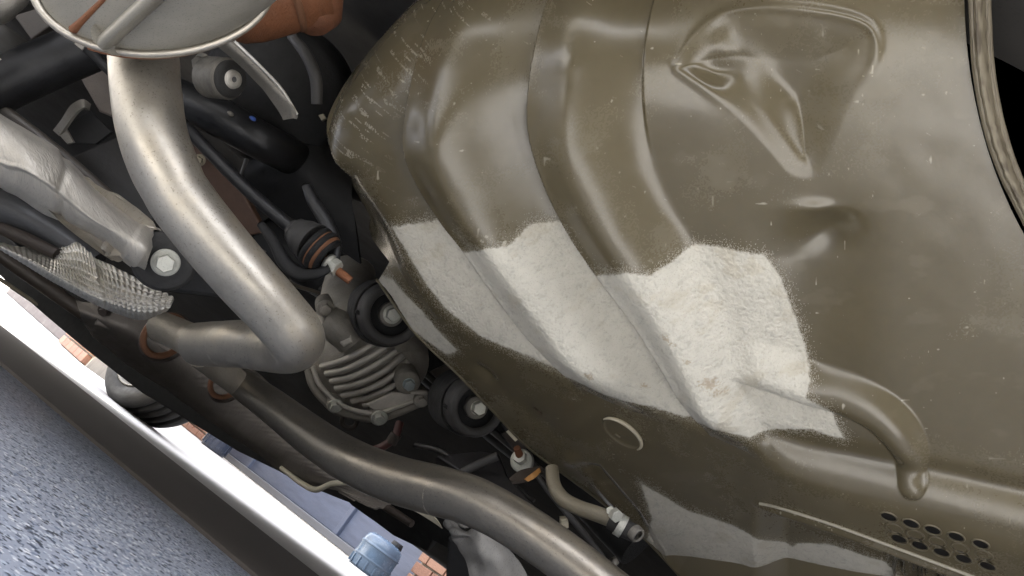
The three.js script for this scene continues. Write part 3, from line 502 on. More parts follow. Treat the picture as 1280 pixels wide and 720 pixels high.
  // plain upper half behind the visible shell
  const back = new THREE.SphereGeometry(1, 40, 24); back.scale(0.42, 0.3, 0.10); back.applyMatrix4(new THREE.Matrix4().makeBasis(e1, e2.clone(), nrm).setPosition(onShell(900, 330).addScaledVector(nrm, -0.15))); part(t, 'tank_body', back, M.pan);
  // drain plug: shallow disc with a bright upturned rim
  const paint = new THREE.MeshPhysicalMaterial({ color: new THREE.Color().setRGB(0.100, 0.083, 0.050), roughness: 0.4, side: THREE.DoubleSide });
  const ellP = (c, a, rx, ry, th, up) => onShell(c[0] + Math.cos(th) * rx * Math.cos(a) - Math.sin(th) * ry * Math.sin(a), c[1] + Math.cos(th) * rx * Math.sin(a) + Math.sin(th) * ry * Math.cos(a), up);
  {
    const ring = []; for (let k = 0; k <= 40; k++) ring.push(k / 40 * Math.PI * 2);
    const plug = part(t, 'drain_plug', gridGeo(40, 8, (q, r) => ellP(PLUG, 0.62, 27 * r, 11.5 * r, q * Math.PI * 2, 0.003 + 0.0012 * (r < 0.25 ? 1 : 0))), paint);
    const arc = []; for (let k = 0; k <= 24; k++) arc.push(ellP(PLUG, 0.62, 29, 12.5, lerp(-3.0, 0.35, k / 24), 0.004));
    part(plug, 'plug_rim', sweepCurve(new THREE.CatmullRomCurve3(arc), q => 0.0005 + 0.0026 * Math.sqrt(Math.sin(clamp(q, 0.02, 0.98) * Math.PI)), 60, 10), M.cream);
    part(plug, 'plug_pip', sweepCurve(new THREE.CatmullRomCurve3([onShell(770, 541, 0.004), onShell(776, 545, 0.0045)]), () => 0.0018, 8, 8), paint);
  }
  for (const H of HOLES) { const pts = []; for (let k = 0; k < 20; k++) pts.push(ellP(H, 0.34, 11.3, 5.1, k / 20 * Math.PI * 2, 0.0004)); const cv = new THREE.CatmullRomCurve3(pts, true); part(t, 'hole_rim', sweepCurve(cv, () => 0.0011, 40, 8, { open: true }), paint); }
  part(t, 'slot_edge', sweepCurve(new THREE.CatmullRomCurve3([[950, 629], [972, 634], [1040, 655], [1130, 688], [1240, 729], [1300, 751]].map(p => onShell(p[0], p[1] + 0, 0.001))), q => 0.0022, 90, 8), new THREE.MeshPhysicalMaterial({ color: new THREE.Color().setRGB(0.36, 0.33, 0.26), roughness: 0.45 }), 'slot lip with its bright highlight put into a paler colour');  // paler bead along the lip: its highlight is put into the colour
  // seam flange down the right side: two crimped strips with worn paint
  const worn = mat(0.155, 0.14, 0.112, 0.6, 0.1, { map: tex(256, 256, (i, j) => { const n = 0.65 * tfbm(i / 256, j / 256, 4, 5) + 0.35 * tfbm(i / 256, j / 256, 16, 2), k = sst(0.36, 0.58, n); return [lerp(85, 235, k), lerp(72, 222, k), lerp(56, 190, k)]; }) });
  worn.map.repeat.set(7, 45);
  const fl = [[1210, -80], [1213, 20], [1218, 90], [1231, 160], [1249, 214], [1275, 268], [1310, 330]];
  const fpath = fl.map(p => { const i = inv(p[0], p[1]); return [p[0], p[1], 1 / i - 0.012]; });
  const flange = part(t, 'seam_flange', sheet([fpath.map(p => [p[0] - 1, p[1], p[2] + 0.02]), fpath.map(p => [p[0] + 6, p[1], p[2] - 0.004]), fpath.map(p => [p[0] + 16, p[1], p[2] - 0.002]), fpath.map(p => [p[0] + 24, p[1], p[2] + 0.035])], 120, 12, (s, q) => 0.0012 * (vn(s * 60, q * 3) - 0.5), 0.003), worn, 'worn cream and brown crimped seam flange');
  part(flange, 'sealant_bead', sweep(fpath.map(p => [p[0] + 3, p[1], p[2] + 0.002, 0.0035]), 120, 8, { wob: 0.3 }), worn);
  part(flange, 'outer_lip', sweep(fpath.map(p => [p[0] + 21, p[1], p[2] + 0.006, 0.0035]), 120, 8, { wob: 0.3 }), worn);
  // hem along the lower free edge
  const hemP = [[470, 350], [520, 418], [570, 466], [612, 510], [660, 560], [702, 592], [745, 625], [800, 672], [852, 724], [890, 775]].map(p => onShell(p[0], p[1]));
  part(t, 'hem', sweepCurve(new THREE.CatmullRomCurve3(hemP, false, 'centripetal'), () => 0.0022, 120, 8), paint);
  // dark chassis beyond the flange
  const ch = thing('chassis_rail', 'dark chassis rail beyond the worn seam flange at the right edge', 'chassis rail', P(1300, 100, 0.75));
  part(ch, 'rail', sweep([[1330, -120, 0.80, 0.07], [1335, 60, 0.80, 0.07], [1350, 160, 0.82, 0.07], [1390, 260, 0.85, 0.07]], 40, 24), mat(0.03, 0.033, 0.036, 0.6));
  part(ch, 'rail_seam', sweep([[1262, -80, 0.74, 0.003], [1266, 60, 0.74, 0.003], [1275, 150, 0.76, 0.003], [1300, 230, 0.79, 0.003]], 30, 8), M.brownDark);
}

// ================================================================== EXHAUST
{
  const t = thing('exhaust_system', 'silver steel exhaust with oval muffler at top left and bent pipes running to the bottom', 'exhaust', P(300, 300, 0.72));
  // muffler
  const ax = dir(0.80, -0.36, -0.48), d0 = 0.66, c = P(190, -20, d0); const a = 150 / F * d0, b = 88 / F * d0;
  const X = dir(1, 0, 0.9), Y = dir(0.05, 1, 0.0); X.addScaledVector(ax, -X.dot(ax)).normalize(); Y.addScaledVector(ax, -Y.dot(ax)).addScaledVector(X, -Y.dot(X)).normalize();
  // oval chosen so that the seam shows at its measured width and drop
  const ell = (th, k, s) => { const p = P(190 + Math.cos(th) * 150 * k, -20 + Math.sin(th) * 88 * k, d0); return p.addScaledVector(ax, s); };
  const muf = part(t, 'muffler', [gridGeo(60, 64, (s, v) => ell(v * Math.PI * 2, 0.985 - 0.03 * Math.pow(1 - Math.min(1, s * 12), 2), s * 0.45), (s, v) => [s * 0.45, v * 0.5]), gridGeo(24, 64, (s, v) => ell(v * Math.PI * 2, Math.max(0.001, 1 - s), -0.02 * Math.sqrt(s)), (s, v) => [s * 0.2, v * 0.5])], M.muffler);
  { const pts = []; for (let k = 0; k <= 72; k++) pts.push(ell(k / 72 * Math.PI * 2, 1.0, 0)); part(muf, 'seam_rim', sweepCurve(new THREE.CatmullRomCurve3(pts), () => 0.0036, 144, 10, { open: true }), M.steel); }
  { const pts = []; for (let k = 0; k <= 40; k++) pts.push(ell(2.1 + k / 40 * -1.4, 1.005, -0.0045)); part(muf, 'rust_line', sweepCurve(new THREE.CatmullRomCurve3(pts), () => 0.0018, 80, 8), M.rust); }
  { // pressed bead along the can
    const pts = [0.012, 0.05, 0.1, 0.2, 0.32].map(s => ell(2.02 - s * 0.2, 0.985, s)); part(muf, 'bead', sweepCurve(new THREE.CatmullRomCurve3(pts), s => 0.0155, 30, 16, { squash: 0.45 }), M.muffler); 
    const pt = [0.006, 0.02, 0.06].map(s => ell(2.35 - s * 0.2, 0.98, s)); part(muf, 'rust_patch', sweepCurve(new THREE.CatmullRomCurve3(pt), s => 0.004 - 0.002 * s, 20, 12, { wob: 0.5 }), M.rust); }
  part(muf, 'tab', plate([[54, 12, 0.665], [66, 8, 0.665], [80, 22, 0.668], [68, 26, 0.668]], 0.004), M.steelDull);
  // tail elbow
  const el = [[172, 10, .77, 0.0324], [179, 60, .735, 0.0321], [183, 115, .71, 0.0315], [194, 178, .69, 0.0303], [221, 240, .688, 0.0297], [262, 295, .695, 0.0295], [305, 345, .71, 0.0293], [346, 391, .735, 0.0291], [368, 418, .755, 0.0291], [366, 432, .80, 0.0291], [340, 434, .86, 0.0291], [305, 430, .90, 0.0291], [270, 430, .94, 0.0287], [248, 430, .965, 0.0277]];
  const ep = part(t, 'elbow_pipe', sweep(el, 200, 44, { wob: 0.03, shape: (a, s, l) => 1 - 0.02 * Math.exp(-Math.pow((s - 0.30) / 0.015, 2)) }), M.steel);
  for (const [x, y, d, k] of [[233, 258, .679, 1], [330, 374, .727, 1]]) { }
  for (const [i, f] of [[8, 0.2], [11, 0.6]]) { const q0 = el[i], q1 = el[i + 1], p0 = Pa(q0).lerp(Pa(q1), f), T = Pa(q1).sub(Pa(q0)).normalize(), r = lerp(q0[3], q1[3], f); part(t, 'weld_bead', lathe([[r * 0.99, -0.002], [r * 1.012, 0], [r * 0.99, 0.002]], p0, T, 40), M.steel); }
  part(t, 'inlet_collar', sweep([[252, 431, .962, .027], [236, 424, 0.985, .022], [222, 417, 1.0, .021], [200, 408, 1.02, .021]], 24, 28), M.steelDull);
  part(t, 'branch_pipe', sweep([[252, 440, 1.0, .022], [268, 455, 1.04, .02], [286, 470, 1.08, .019], [302, 482, 1.11, .019]], 24, 26), M.steelDull);
  // front pipe
  const fp = [[292, 472, 1.12, 0.0204], [312, 487, 1.10, 0.0228], [345, 511, 1.05, 0.0242], [395, 549, .98, 0.0261], [440, 577, .92, 0.0271], [490, 598, .875, 0.0276], [538, 611, .835, 0.0274], [588, 625, .80, 0.0261], [637, 650, .775, 0.0251], [694, 688, .75, 0.0245], [750, 731, .735, 0.0242], [818, 786, .72, 0.0242]];
  part(t, 'front_pipe', sweep(fp, 160, 36, { wob: 0.03 }), mat(0.28, 0.257, 0.222, 0.46, 0.88, { map: steelTex, bumpScale: 0.0002 }));
  for (const [i, f] of [[6, 0.25]]) { const q0 = fp[i], q1 = fp[i + 1], p0 = Pa(q0).lerp(Pa(q1), f), T = Pa(q1).sub(Pa(q0)).normalize(); part(t, 'weld_bead', lathe([[q0[3] * 0.99, -0.003], [lerp(q0[3], q1[3], f) * 1.02, 0], [q1[3] * 0.98, 0.003]], p0, T, 36), M.steelDull); }
}
// copper-coloured grommet rings round the pipes
for (const [x, y, d, r, th, label] of [[206, 420, 1.03, .030, .0045, 'rusty orange ring round the pipe stub left of the elbow end'], [284, 476, 1.12, .027, .004, 'rusty orange ring under the branch pipe above the sill']]) {
  const t = thing('grommet_ring', label, 'ring', P(x, y, d)); const g = new THREE.TorusGeometry(r, th, 12, 48); g.applyMatrix4(basisTo(dir(-0.75, -0.35, 0.55), P(x, y, d))); part(t, 'ring_body', g, M.copper);
  const g2 = new THREE.TorusGeometry(r * 1.18, th * 0.7, 10, 48); g2.applyMatrix4(basisTo(dir(-0.75, -0.35, 0.55), P(x + 2, y + 2, d + 0.012))); part(t, 'ring_lip', g2, M.brownDark);
}

// ================================================================== TUNNEL SHIELD (dull sheet above the front pipe)
{
  const t = thing('tunnel_shield', 'dull grey brown sheet metal heat shield running above the sill behind the front pipe', 'heat shield', P(250, 470, 1.4));
  const rows = [
    [[95, 375, 1.22], [150, 385, 1.22], [215, 395, 1.28], [290, 440, 1.36], [360, 500, 1.3], [440, 565, 1.15], [500, 620, 1.05]],
    [[100, 390, 1.20], [140, 405, 1.2], [195, 432, 1.25], [270, 480, 1.3], [340, 530, 1.22], [410, 585, 1.1], [470, 635, 1.02]],
    [[104, 402, 1.24], [130, 420, 1.26], [175, 452, 1.3], [245, 497, 1.32], [310, 545, 1.25], [375, 592, 1.15], [425, 614, 1.08]],
    [[108, 410, 1.30], [125, 428, 1.34], [165, 460, 1.4], [230, 503, 1.4], [300, 552, 1.32], [362, 596, 1.22], [398, 612, 1.15]]];
  const sh = part(t, 'shield_sheet', sheet(rows, 160, 60, (s, q) => 0.006 * (fbm(s * 14, q * 3 + 2, 3) - 0.5) + (s > 0.45 && q < 0.5 ? 0.0012 * Math.sin(s * 300) * Math.sin(q * 60) * sst(0.3, 0.1, Math.abs(q - 0.25)) : 0), 0.003), M.shield);
  part(sh, 'rolled_lip', sweep([[352, 585, 1.2, .004], [380, 606, 1.14, .0045], [396, 612, 1.1, .0045], [413, 605, 1.08, .004], [432, 603, 1.05, .004], [449, 599, 1.03, .003]], 50, 10), M.cream);
  part(sh, 'rib', sweep([[120, 402, 1.2, .006], [190, 425, 1.25, .006], [215, 440, 1.26, .004]], 30, 10, { squash: 0.6 }), M.shield);
  bolt(t, P(131, 388, 1.2), dir(0.1, 0.4, -0.9), 0.007, M.brownDark);
}
// ================================================================== DIMPLED SHIELD
{
  const t = thing('dimpled_shield', 'silver waffle embossed aluminium heat shield with torn upper edge left of the pipe', 'heat shield', P(120, 350, 0.95));
  const rows = [
    [[-40, 285, 0.99], [0, 303, 0.985], [40, 311, 0.985], [67, 317, 0.98], [80, 309, 0.975], [97, 303, 0.975], [114, 320, 0.965], [141, 332, 0.95], [180, 353, 0.945], [218, 374, 0.96]],
    [[-36, 289, 0.965], [4, 308, 0.96], [40, 320, 0.955], [66, 330, 0.95], [84, 335, 0.945], [104, 342, 0.94], [124, 352, 0.93], [147, 362, 0.925], [178, 372, 0.93], [216, 378, 0.955]],
    [[-32, 292, 0.95], [8, 312, 0.945], [40, 328, 0.94], [64, 342, 0.935], [86, 354, 0.93], [106, 365, 0.93], [126, 374, 0.925], [148, 382, 0.93], [178, 390, 0.94], [213, 383, 0.96]],
    [[-28, 296, 0.96], [10, 318, 0.955], [36, 334, 0.955], [60, 349, 0.955], [80, 360, 0.955], [102, 372, 0.955], [122, 382, 0.955], [146, 392, 0.96], [178, 400, 0.97], [210, 388, 0.975]]];
  const sh = part(t, 'shield_sheet', sheet(rows, 380, 90, (s, q) => { const u = s * 44, v = q * 10, a = Math.pow(Math.abs(Math.sin(u * Math.PI) * Math.sin(v * Math.PI)), 0.8); const w = sst(0.3, 0.45, s) * sst(0.75, 0.55, q) + 0.35; const tear = 0.004 * (fbm(s * 40, 3, 3) - 0.5) * sst(0.2, 0, q); return 0.0034 * a * w + tear + 0.004 * Math.exp(-Math.pow((s - 0.66 - 0.04 * q) / 0.012, 2)) * sst(0.9, 0.5, q); }, 0.0012), M.alu);
}
// ================================================================== CONTROL ARM
{
  const t = thing('control_arm', 'grey cast aluminium control arm with long parting ridge pointing at the black bushing', 'control arm', P(90, 240, 0.85));
  const rows = [
    [[-60, 96, .86], [0, 142, .86], [44, 168, .86], [70, 184, .86], [100, 214, .86], [127, 242, .865], [163, 270, .875], [190, 288, .885], [196, 298, .9]],
    [[-60, 100, .82], [0, 152, .82], [40, 180, .815], [66, 196, .82], [96, 224, .825], [122, 250, .83], [158, 277, .84], [184, 296, .85], [192, 306, .87]],
    [[-60, 140, .80], [0, 196, .80], [30, 206, .795], [56, 228, .80], [78, 250, .81], [108, 272, .815], [148, 292, .825], [178, 312, .835], [186, 322, .85]],
    [[-60, 172, .815], [0, 226, .81], [24, 236, .81], [48, 252, .815], [72, 268, .825], [98, 284, .83], [136, 300, .835], [170, 326, .845], [182, 334, .86]],
    [[-60, 188, .86], [0, 240, .86], [20, 250, .86], [50, 270, .86], [72, 280, .865], [94, 291, .87], [131, 305, .875], [161, 328, .885], [180, 342, .89]]];
  const arm = part(t, 'arm_casting', sheet(rows, 160, 60, (s, q) => { let h = 0.0005 * (fbm(s * 20, q * 6, 3) - 0.5); const c = 0.5 + 0.05 * Math.sin(s * 9); h += 0.0022 * Math.exp(-Math.pow((q - c) / 0.022, 2)) * sst(0.76, 0.66, s); h -= 0.004 * sst(c, c + 0.05, q) * sst(0.74, 0.66, s); h -= 0.003 * Math.exp(-Math.pow((s - 0.42 - 0.1 * q) / 0.02, 2)); h += 0.003 * sst(0.80, 0.83, s) * sst(0.93, 0.9, s); return h; }, 0.05), M.cast);
  const kb = thing('bushing_bracket', 'black bracket with rubber ring and zinc hex bolt at the control arm end', 'bracket', P(208, 328, .88));
  part(kb, 'bracket_body', plate([[180, 300, .93], [205, 280, .93], [240, 290, .94], [275, 318, .95], [320, 360, .97], [300, 372, .98], [250, 370, .95], [215, 366, .93], [185, 350, .92]], 0.03, 0.006), M.black);
  part(kb, 'rubber_ring', lathe([[0.012, 0.012], [0.030, 0.012], [0.036, 0.006], [0.037, -0.01], [0.034, -0.03]], P(206, 326, .885), dir(0.35, 0.25, -0.9), 40), M.rubber);
  bolt(kb, P(207, 328, .868), dir(0.4, 0.15, -0.9), 0.0105, M.zinc, 0.012);
  part(kb, 'paint_mark', plate([[231, 311, .925], [238, 310, .925], [239, 315, .925], [233, 316, .925]], 0.001, 0), M.blue);
}
// ================================================================== DIFFERENTIAL
{
  const t = thing('rear_differential', 'grey cast differential with curved cooling fins and bolted cover', 'differential', P(465, 440, 1.5));
  const D = 1.5, px = D / F, c = P(458, 446, D);
  const X = dir(1, 0, 0), Y = dir(0, 1, 0), Z = dir(0, 0, -1);
  const surf = (x, y) => { const u = (x - 455) / 92, v = (y - 440) / 98, q = clamp(1 - u * u - v * v); return D - 0.05 - 0.075 * Math.sqrt(q); };
  // housing: smooth cast body
  const H = (x, y, up = 0) => P(x, y, surf(x, y) - up);
  const hs = part(t, 'housing', gridGeo(64, 40, (s, q) => { const a = s * Math.PI * 2, r = Math.sin(q * Math.PI / 2); let rx = 76, ry = 84; const k = r * (1 + 0.05 * Math.sin(3 * a + 1) + 0.02 * Math.sin(7 * a)); return P(456 + Math.cos(a) * rx * k, 440 + Math.sin(a) * ry * k, D + 0.05 - 0.13 * Math.cos(q * Math.PI / 2)); }, (s, q) => [s * 0.6, q * 0.2]), M.castDark);
  const S = (x, y, up = 0) => { const u = (x - 456) / 76, v = (y - 440) / 84, r = Math.min(0.98, Math.hypot(u, v)); return D + 0.05 - 0.13 * Math.sqrt(1 - r * r) - up; };
  const fin = (pts, r) => sweep(pts.map(p => [p[0], p[1], S(p[0], p[1], 0.009), r]), 30, 10, {});
  for (const f of [[[402, 458], [425, 452], [450, 440], [470, 428]], [[408, 467], [432, 462], [458, 449], [482, 434]], [[414, 476], [440, 471], [468, 457], [495, 438]], [[420, 485], [446, 480], [476, 466], [504, 444]], [[428, 494], [452, 489], [484, 474], [510, 452]], [[440, 501], [462, 496], [492, 481], [513, 462]], [[454, 506], [474, 501], [498, 488], [512, 474]]]) part(hs, 'fin', fin(f, 0.0066), M.cast);
  part(t, 'cover_flange', sweep([[386, 462, 1.475, .009], [391, 480, 1.47, .009], [404, 498, 1.465, .009], [424, 513, 1.46, .009], [450, 521, 1.46, .009], [474, 522, 1.46, .009], [500, 514, 1.46, .009], [532, 500, 1.465, .009]], 60, 12, { wob: 0.1 }), M.castDark);
  part(t, 'gasket_edge', sweep([[391, 458, 1.455, .005], [397, 476, 1.45, .005], [410, 493, 1.445, .005], [428, 507, 1.445, .005], [452, 515, 1.445, .005], [474, 516, 1.445, .005], [498, 508, 1.445, .005], [530, 495, 1.45, .005]], 60, 10), M.cast);
  part(t, 'web_plate', plate([[456, 505, 1.44], [490, 490, 1.44], [545, 492, 1.45], [532, 500, 1.45], [500, 508, 1.445], [470, 514, 1.445]], 0.012, 0.003), M.cast);
  part(t, 'neck', sweep([[440, 340, 1.58, .05], [436, 365, 1.54, .055], [440, 395, 1.48, .06], [452, 420, 1.46, .05]], 30, 24, { wob: 0.2 }), M.castDark);
  part(t, 'boss', sweep([[410, 400, 1.42, .03], [425, 410, 1.42, .034], [440, 428, 1.43, .03]], 20, 18, { wob: 0.2 }), M.castDark);
  part(t, 'pad', plate([[418, 424, 1.40], [428, 414, 1.40], [440, 418, 1.40], [441, 428, 1.40], [430, 434, 1.40]], 0.02, 0.005), M.cast);
  for (const [x, y, d, r, m] of [[407, 385, 1.43, .011, M.cast], [419, 507, 1.445, .0095, M.zinc], [474, 522, 1.44, .0105, M.zinc], [527, 500, 1.44, .0095, M.cast]]) { part(t, 'bolt_boss', lathe([[0.001, 0.004], [r * 1.5, 0.004], [r * 1.75, -0.002], [r * 1.8, -0.03]], P(x, y, d + 0.006), dir(0.25, 0.3, -0.9), 28), M.castDark); bolt(t, P(x, y, d), dir(0.25, 0.3, -0.9), r, m); }
  const fx = P(511, 480, 1.41), fa = dir(0.3, 0.3, -0.9); part(t, 'filler_boss', lathe([[0.012, 0.0], [0.021, 0.0], [0.024, -0.006], [0.024, -0.05]], fx, fa, 32), M.castDark); bolt(t, fx.clone().addScaledVector(fa, -0.004), fa, 0.011, mat(0.55, 0.62, 0.62, 0.4, 0.8));
  part(t, 'vent_bar', sweep([[513, 490, 1.42, .0045], [535, 491, 1.43, .0045], [552, 493, 1.45, .0045]], 12, 12), M.cast);
  part(t, 'lifting_eye', (() => { const g = new THREE.TorusGeometry(0.015, 0.005, 10, 30); g.applyMatrix4(basisTo(dir(0.1, 0.2, -1), P(437, 526, 1.47))); return g; })(), M.brownDark);
}
// rubber mounts with bolts
for (const [x, y, d, r, label] of [[484, 392, 1.40, .064, 'round black rubber mount with bolt at the upper right of the differential'], [588, 506, 1.36, .059, 'round black rubber mount with bolt under the tank edge right of the differential']]) {
  const at = P(x, y, d), ax = dir(0.42, 0.02, -0.9), t = thing('rubber_mount', label, 'rubber mount', at, 'rubber mounts of the differential');
  part(t, 'outer_sleeve', lathe([[r * 0.9, 0.0], [r * 0.98, 0.004], [r * 1.0, 0.0], [r * 1.0, -0.07]], at, ax, 56), M.rubber);
  part(t, 'face_ring', lathe([[r * 0.62, 0.018], [r * 0.66, 0.026], [r * 0.82, 0.028], [r * 0.9, 0.022], [r * 0.93, 0.008], [r * 0.93, -0.01]], at.clone().addScaledVector(ax, 0.012), ax, 56), M.rubberGrey);
  part(t, 'recess', lathe([[r * 0.3, 0.012], [r * 0.34, 0.006], [r * 0.62, 0.004], [r * 0.66, 0.016]], at.clone().addScaledVector(ax, 0.012), ax, 48), M.black);
  for (const k of [0.4, 2.2, 3.8]) { const u = basisTo(ax, at); const p = V3(Math.cos(k) * r * 0.93, Math.sin(k) * r * 0.93, 0.02).applyMatrix4(u); const g = new RoundedBoxGeometry(0.012, 0.006, 0.01, 1, 0.001); g.applyMatrix4(basisTo(ax, p)); part(t, 'lug', g, M.rubber); }
  part(t, 'inner_sleeve', lathe([[r * 0.2, 0.022], [r * 0.34, 0.022], [r * 0.36, 0.016], [r * 0.36, 0]], at.clone().addScaledVector(ax, 0.012), ax, 40), M.aluDull);
  bolt(t, at.clone().addScaledVector(ax, 0.03), ax, r * 0.21, M.zinc);
}
// ================================================================== DRIVE SHAFT AND ITS HOLDER
{
  const t = thing('brake_line_boot', 'thin black rod ending in a ribbed rubber boot with copper bands and pale nut', 'rod', P(370, 290, 1.05));
  part(t, 'rod', sweep([[226, 152, 1.08, .0095], [262, 190, 1.07, .0095], [310, 238, 1.06, .0095], [368, 288, 1.05, .010]], 40, 16), M.blackGloss);
  part(t, 'boot', sweep([[362, 282, 1.05, .011], [368, 287, 1.05, .019], [382, 298, 1.045, .027], [392, 305, 1.04, .030]], 24, 24), M.rubber);
  for (const [x, y, r, m, n] of [[395, 308, .031, M.black, 'boot_fold'], [398, 311, .030, M.copper, 'copper_band'], [402, 314, .0315, M.black, 'boot_fold'], [405, 317, .0295, M.copper, 'copper_band'], [408, 320, .028, M.black, 'boot_fold']]) { const g = lathe([[r * 0.7, -.005], [r * 0.97, -.004], [r, 0], [r * 0.97, .004], [r * 0.7, .005]], P(x, y, 1.035), dir(0.75, 0.62, -0.1), 36); part(t, n, g, m); }
  part(t, 'nut', [hexHead(P(410, 328, 1.03), dir(0.8, 0.5, -0.25), .012, .016), lathe([[.001, 0], [.0135, 0], [.0135, .006], [.009, .008]], P(410, 328, 1.03), dir(0.8, 0.5, -0.25), 24)], M.zinc);
  part(t, 'stud', sweep([[420, 337, 1.03, .0065], [438, 351, 1.03, .006]], 10, 14), M.rust);
  const h = thing('forked_bracket', 'black forked steel bracket cradling the rod boot', 'bracket', P(370, 320, 1.05));
  part(h, 'lower_arm', sweep([[326, 280, 1.06, .006], [342, 302, 1.05, .008], [356, 328, 1.04, .010], [374, 342, 1.03, .011], [398, 341, 1.02, .010], [412, 334, 1.02, .008]], 50, 14, { squash: 0.6 }), M.black);
  part(h, 'upper_arm', sweep([[383, 232, 1.07, .007], [392, 252, 1.06, .009], [408, 278, 1.05, .010], [418, 305, 1.04, .010], [419, 325, 1.03, .007]], 50, 14, { squash: 0.6 }), M.blackGloss);
}
// ================================================================== UPPER DARK PARTS
{
  let t = thing('spring_cup', 'large black rounded spring cup behind the silver strap', 'spring cup', P(350, 130, 1.25));
  part(t, 'cup', lathe([[0.001, 0.02], [.10, 0.0], [.125, -.04], [.13, -.16], [.12, -.2]], P(345, 120, 1.22), dir(0.2, 0.25, -0.95), 48), M.black);
  part(t, 'rib', sweep([[365, 45, 1.12, .008], [385, 72, 1.10, .009], [395, 100, 1.10, .009], [396, 130, 1.11, .008]], 30, 12), M.rubberGrey);
  t = thing('splash_guard', 'dull black plastic guard panel behind the thin rod', 'guard panel', P(360, 220, 1.3));
  part(t, 'panel', sheet([[[320, 150, 1.32], [370, 145, 1.3], [440, 190, 1.3]], [[310, 200, 1.26], [370, 200, 1.22], [440, 250, 1.24]], [[290, 250, 1.3], [360, 270, 1.26], [450, 330, 1.26]]], 40, 40, (s, q) => 0.01 * (fbm(s * 4, q * 4, 2) - 0.5), 0.008), M.black);
  part(t, 'flange', sweep([[322, 150, 1.30, .006], [316, 180, 1.27, .006], [305, 215, 1.27, .006], [292, 250, 1.28, .006]], 30, 10), M.rubberGrey);
  t = thing('silver_strap', 'bare silver metal strap hanging below the muffler rim', 'strap', P(320, 105, 0.85));
  part(t, 'strap_plate', sheet([[[272, 58, .80], [300, 82, .82], [330, 114, .85], [350, 142, .87], [354, 150, .875]], [[281, 52, .79], [308, 76, .81], [341, 110, .84], [364, 136, .86], [368, 148, .868]], [[291, 50, .80], [318, 76, .82], [350, 110, .85], [372, 144, .87], [371, 149, .875]]], 60, 16, (s, q) => 0.0018 * Math.exp(-Math.pow((q - 0.72) / 0.1, 2)) + 0.001 * (fbm(s * 10, q * 4, 3) - 0.5), 0.003), M.aluDull);
  part(t, 'edge_bead', sweep([[293, 52, .797, .0022], [320, 78, .817, .0022], [352, 112, .848, .0022], [371, 143, .868, .002]], 30, 8), M.alu);
  t = thing('damper_bushing', 'grey metal damper bushing left of the silver strap', 'bushing', P(282, 95, 1.05));
  { const ax = dir(0.82, 0.2, -0.5), at = P(278, 98, 1.05); part(t, 'sleeve', lathe([[.026, -.03], [.029, -.028], [.029, .012], [.026, .016]], at, ax, 36), M.aluDull); part(t, 'rubber_ring', lathe([[.010, .022], [.022, .024], [.026, .016], [.026, .0]], at, ax, 36), M.rubber); part(t, 'inner_ring', lathe([[.004, .026], [.012, .027], [.014, .02]], at, ax, 30), M.alu); }
  bolt(t, P(254, 80, 1.06), dir(-0.3, 0.2, -0.9), .010, M.aluDull);
  t = thing('rusty_canister', 'rusty orange brown rounded canister behind the muffler', 'canister', P(360, 15, 0.95));
  part(t, 'canister', lathe([[.001, .075], [.04, .072], [.048, .06], [.053, .035], [.053, -.04], [.05, -.06]], P(345, -8, .97), dir(-0.75, 0.3, -0.2), 40), M.rust);
  part(t, 'can_band', lathe([[.051, -.004], [.055, -.002], [.055, .004], [.051, .006]], P(362, -14, .97), dir(-0.75, 0.3, -0.2), 40), M.copper);
  part(t, 'lower_skirt', lathe([[.001, .06], [.02, .058], [.036, .04], [.04, 0], [.04, -.04]], P(392, -12, 1.0), dir(0.1, 0.9, -0.3), 40), mat(0.20, 0.08, 0.04, 0.8));
  t = thing('black_axle_tube', 'black axle tube with blue paint dabs right of the upright pipe', 'axle tube', P(270, 150, 1.15));
  part(t, 'tube', sweep([[170, 100, 1.2, .03], [230, 125, 1.18, .03], [280, 150, 1.16, .031], [330, 178, 1.17, .03], [390, 208, 1.3, .03], [470, 240, 1.5, .03]], 40, 22), M.blackGloss);
  for (const [x, y] of [[264, 117], [316, 148], [288, 142]]) { const p = P(x, y, 1.128); const g = new THREE.SphereGeometry(0.0045, 12, 8); g.scale(1.3, 0.8, 0.5); g.translate(p.x, p.y, p.z); part(t, 'paint_dab', g, x === 288 ? M.aluDull : M.blue); }
  t = thing('mud_stained_plate', 'dark rust brown plate between the upright pipe and thin rod', 'plate', P(250, 210, 1.15));
  part(t, 'plate_body', plate([[215, 165, 1.2], [240, 170, 1.2], [300, 235, 1.18], [330, 290, 1.18], [290, 300, 1.2], [230, 240, 1.2]], 0.01, 0.003), mat(0.07, 0.035, 0.02, 0.7));
  bolt(t, P(250, 200, 1.17), dir(0, 0.2, -1), .006, M.tan);
}
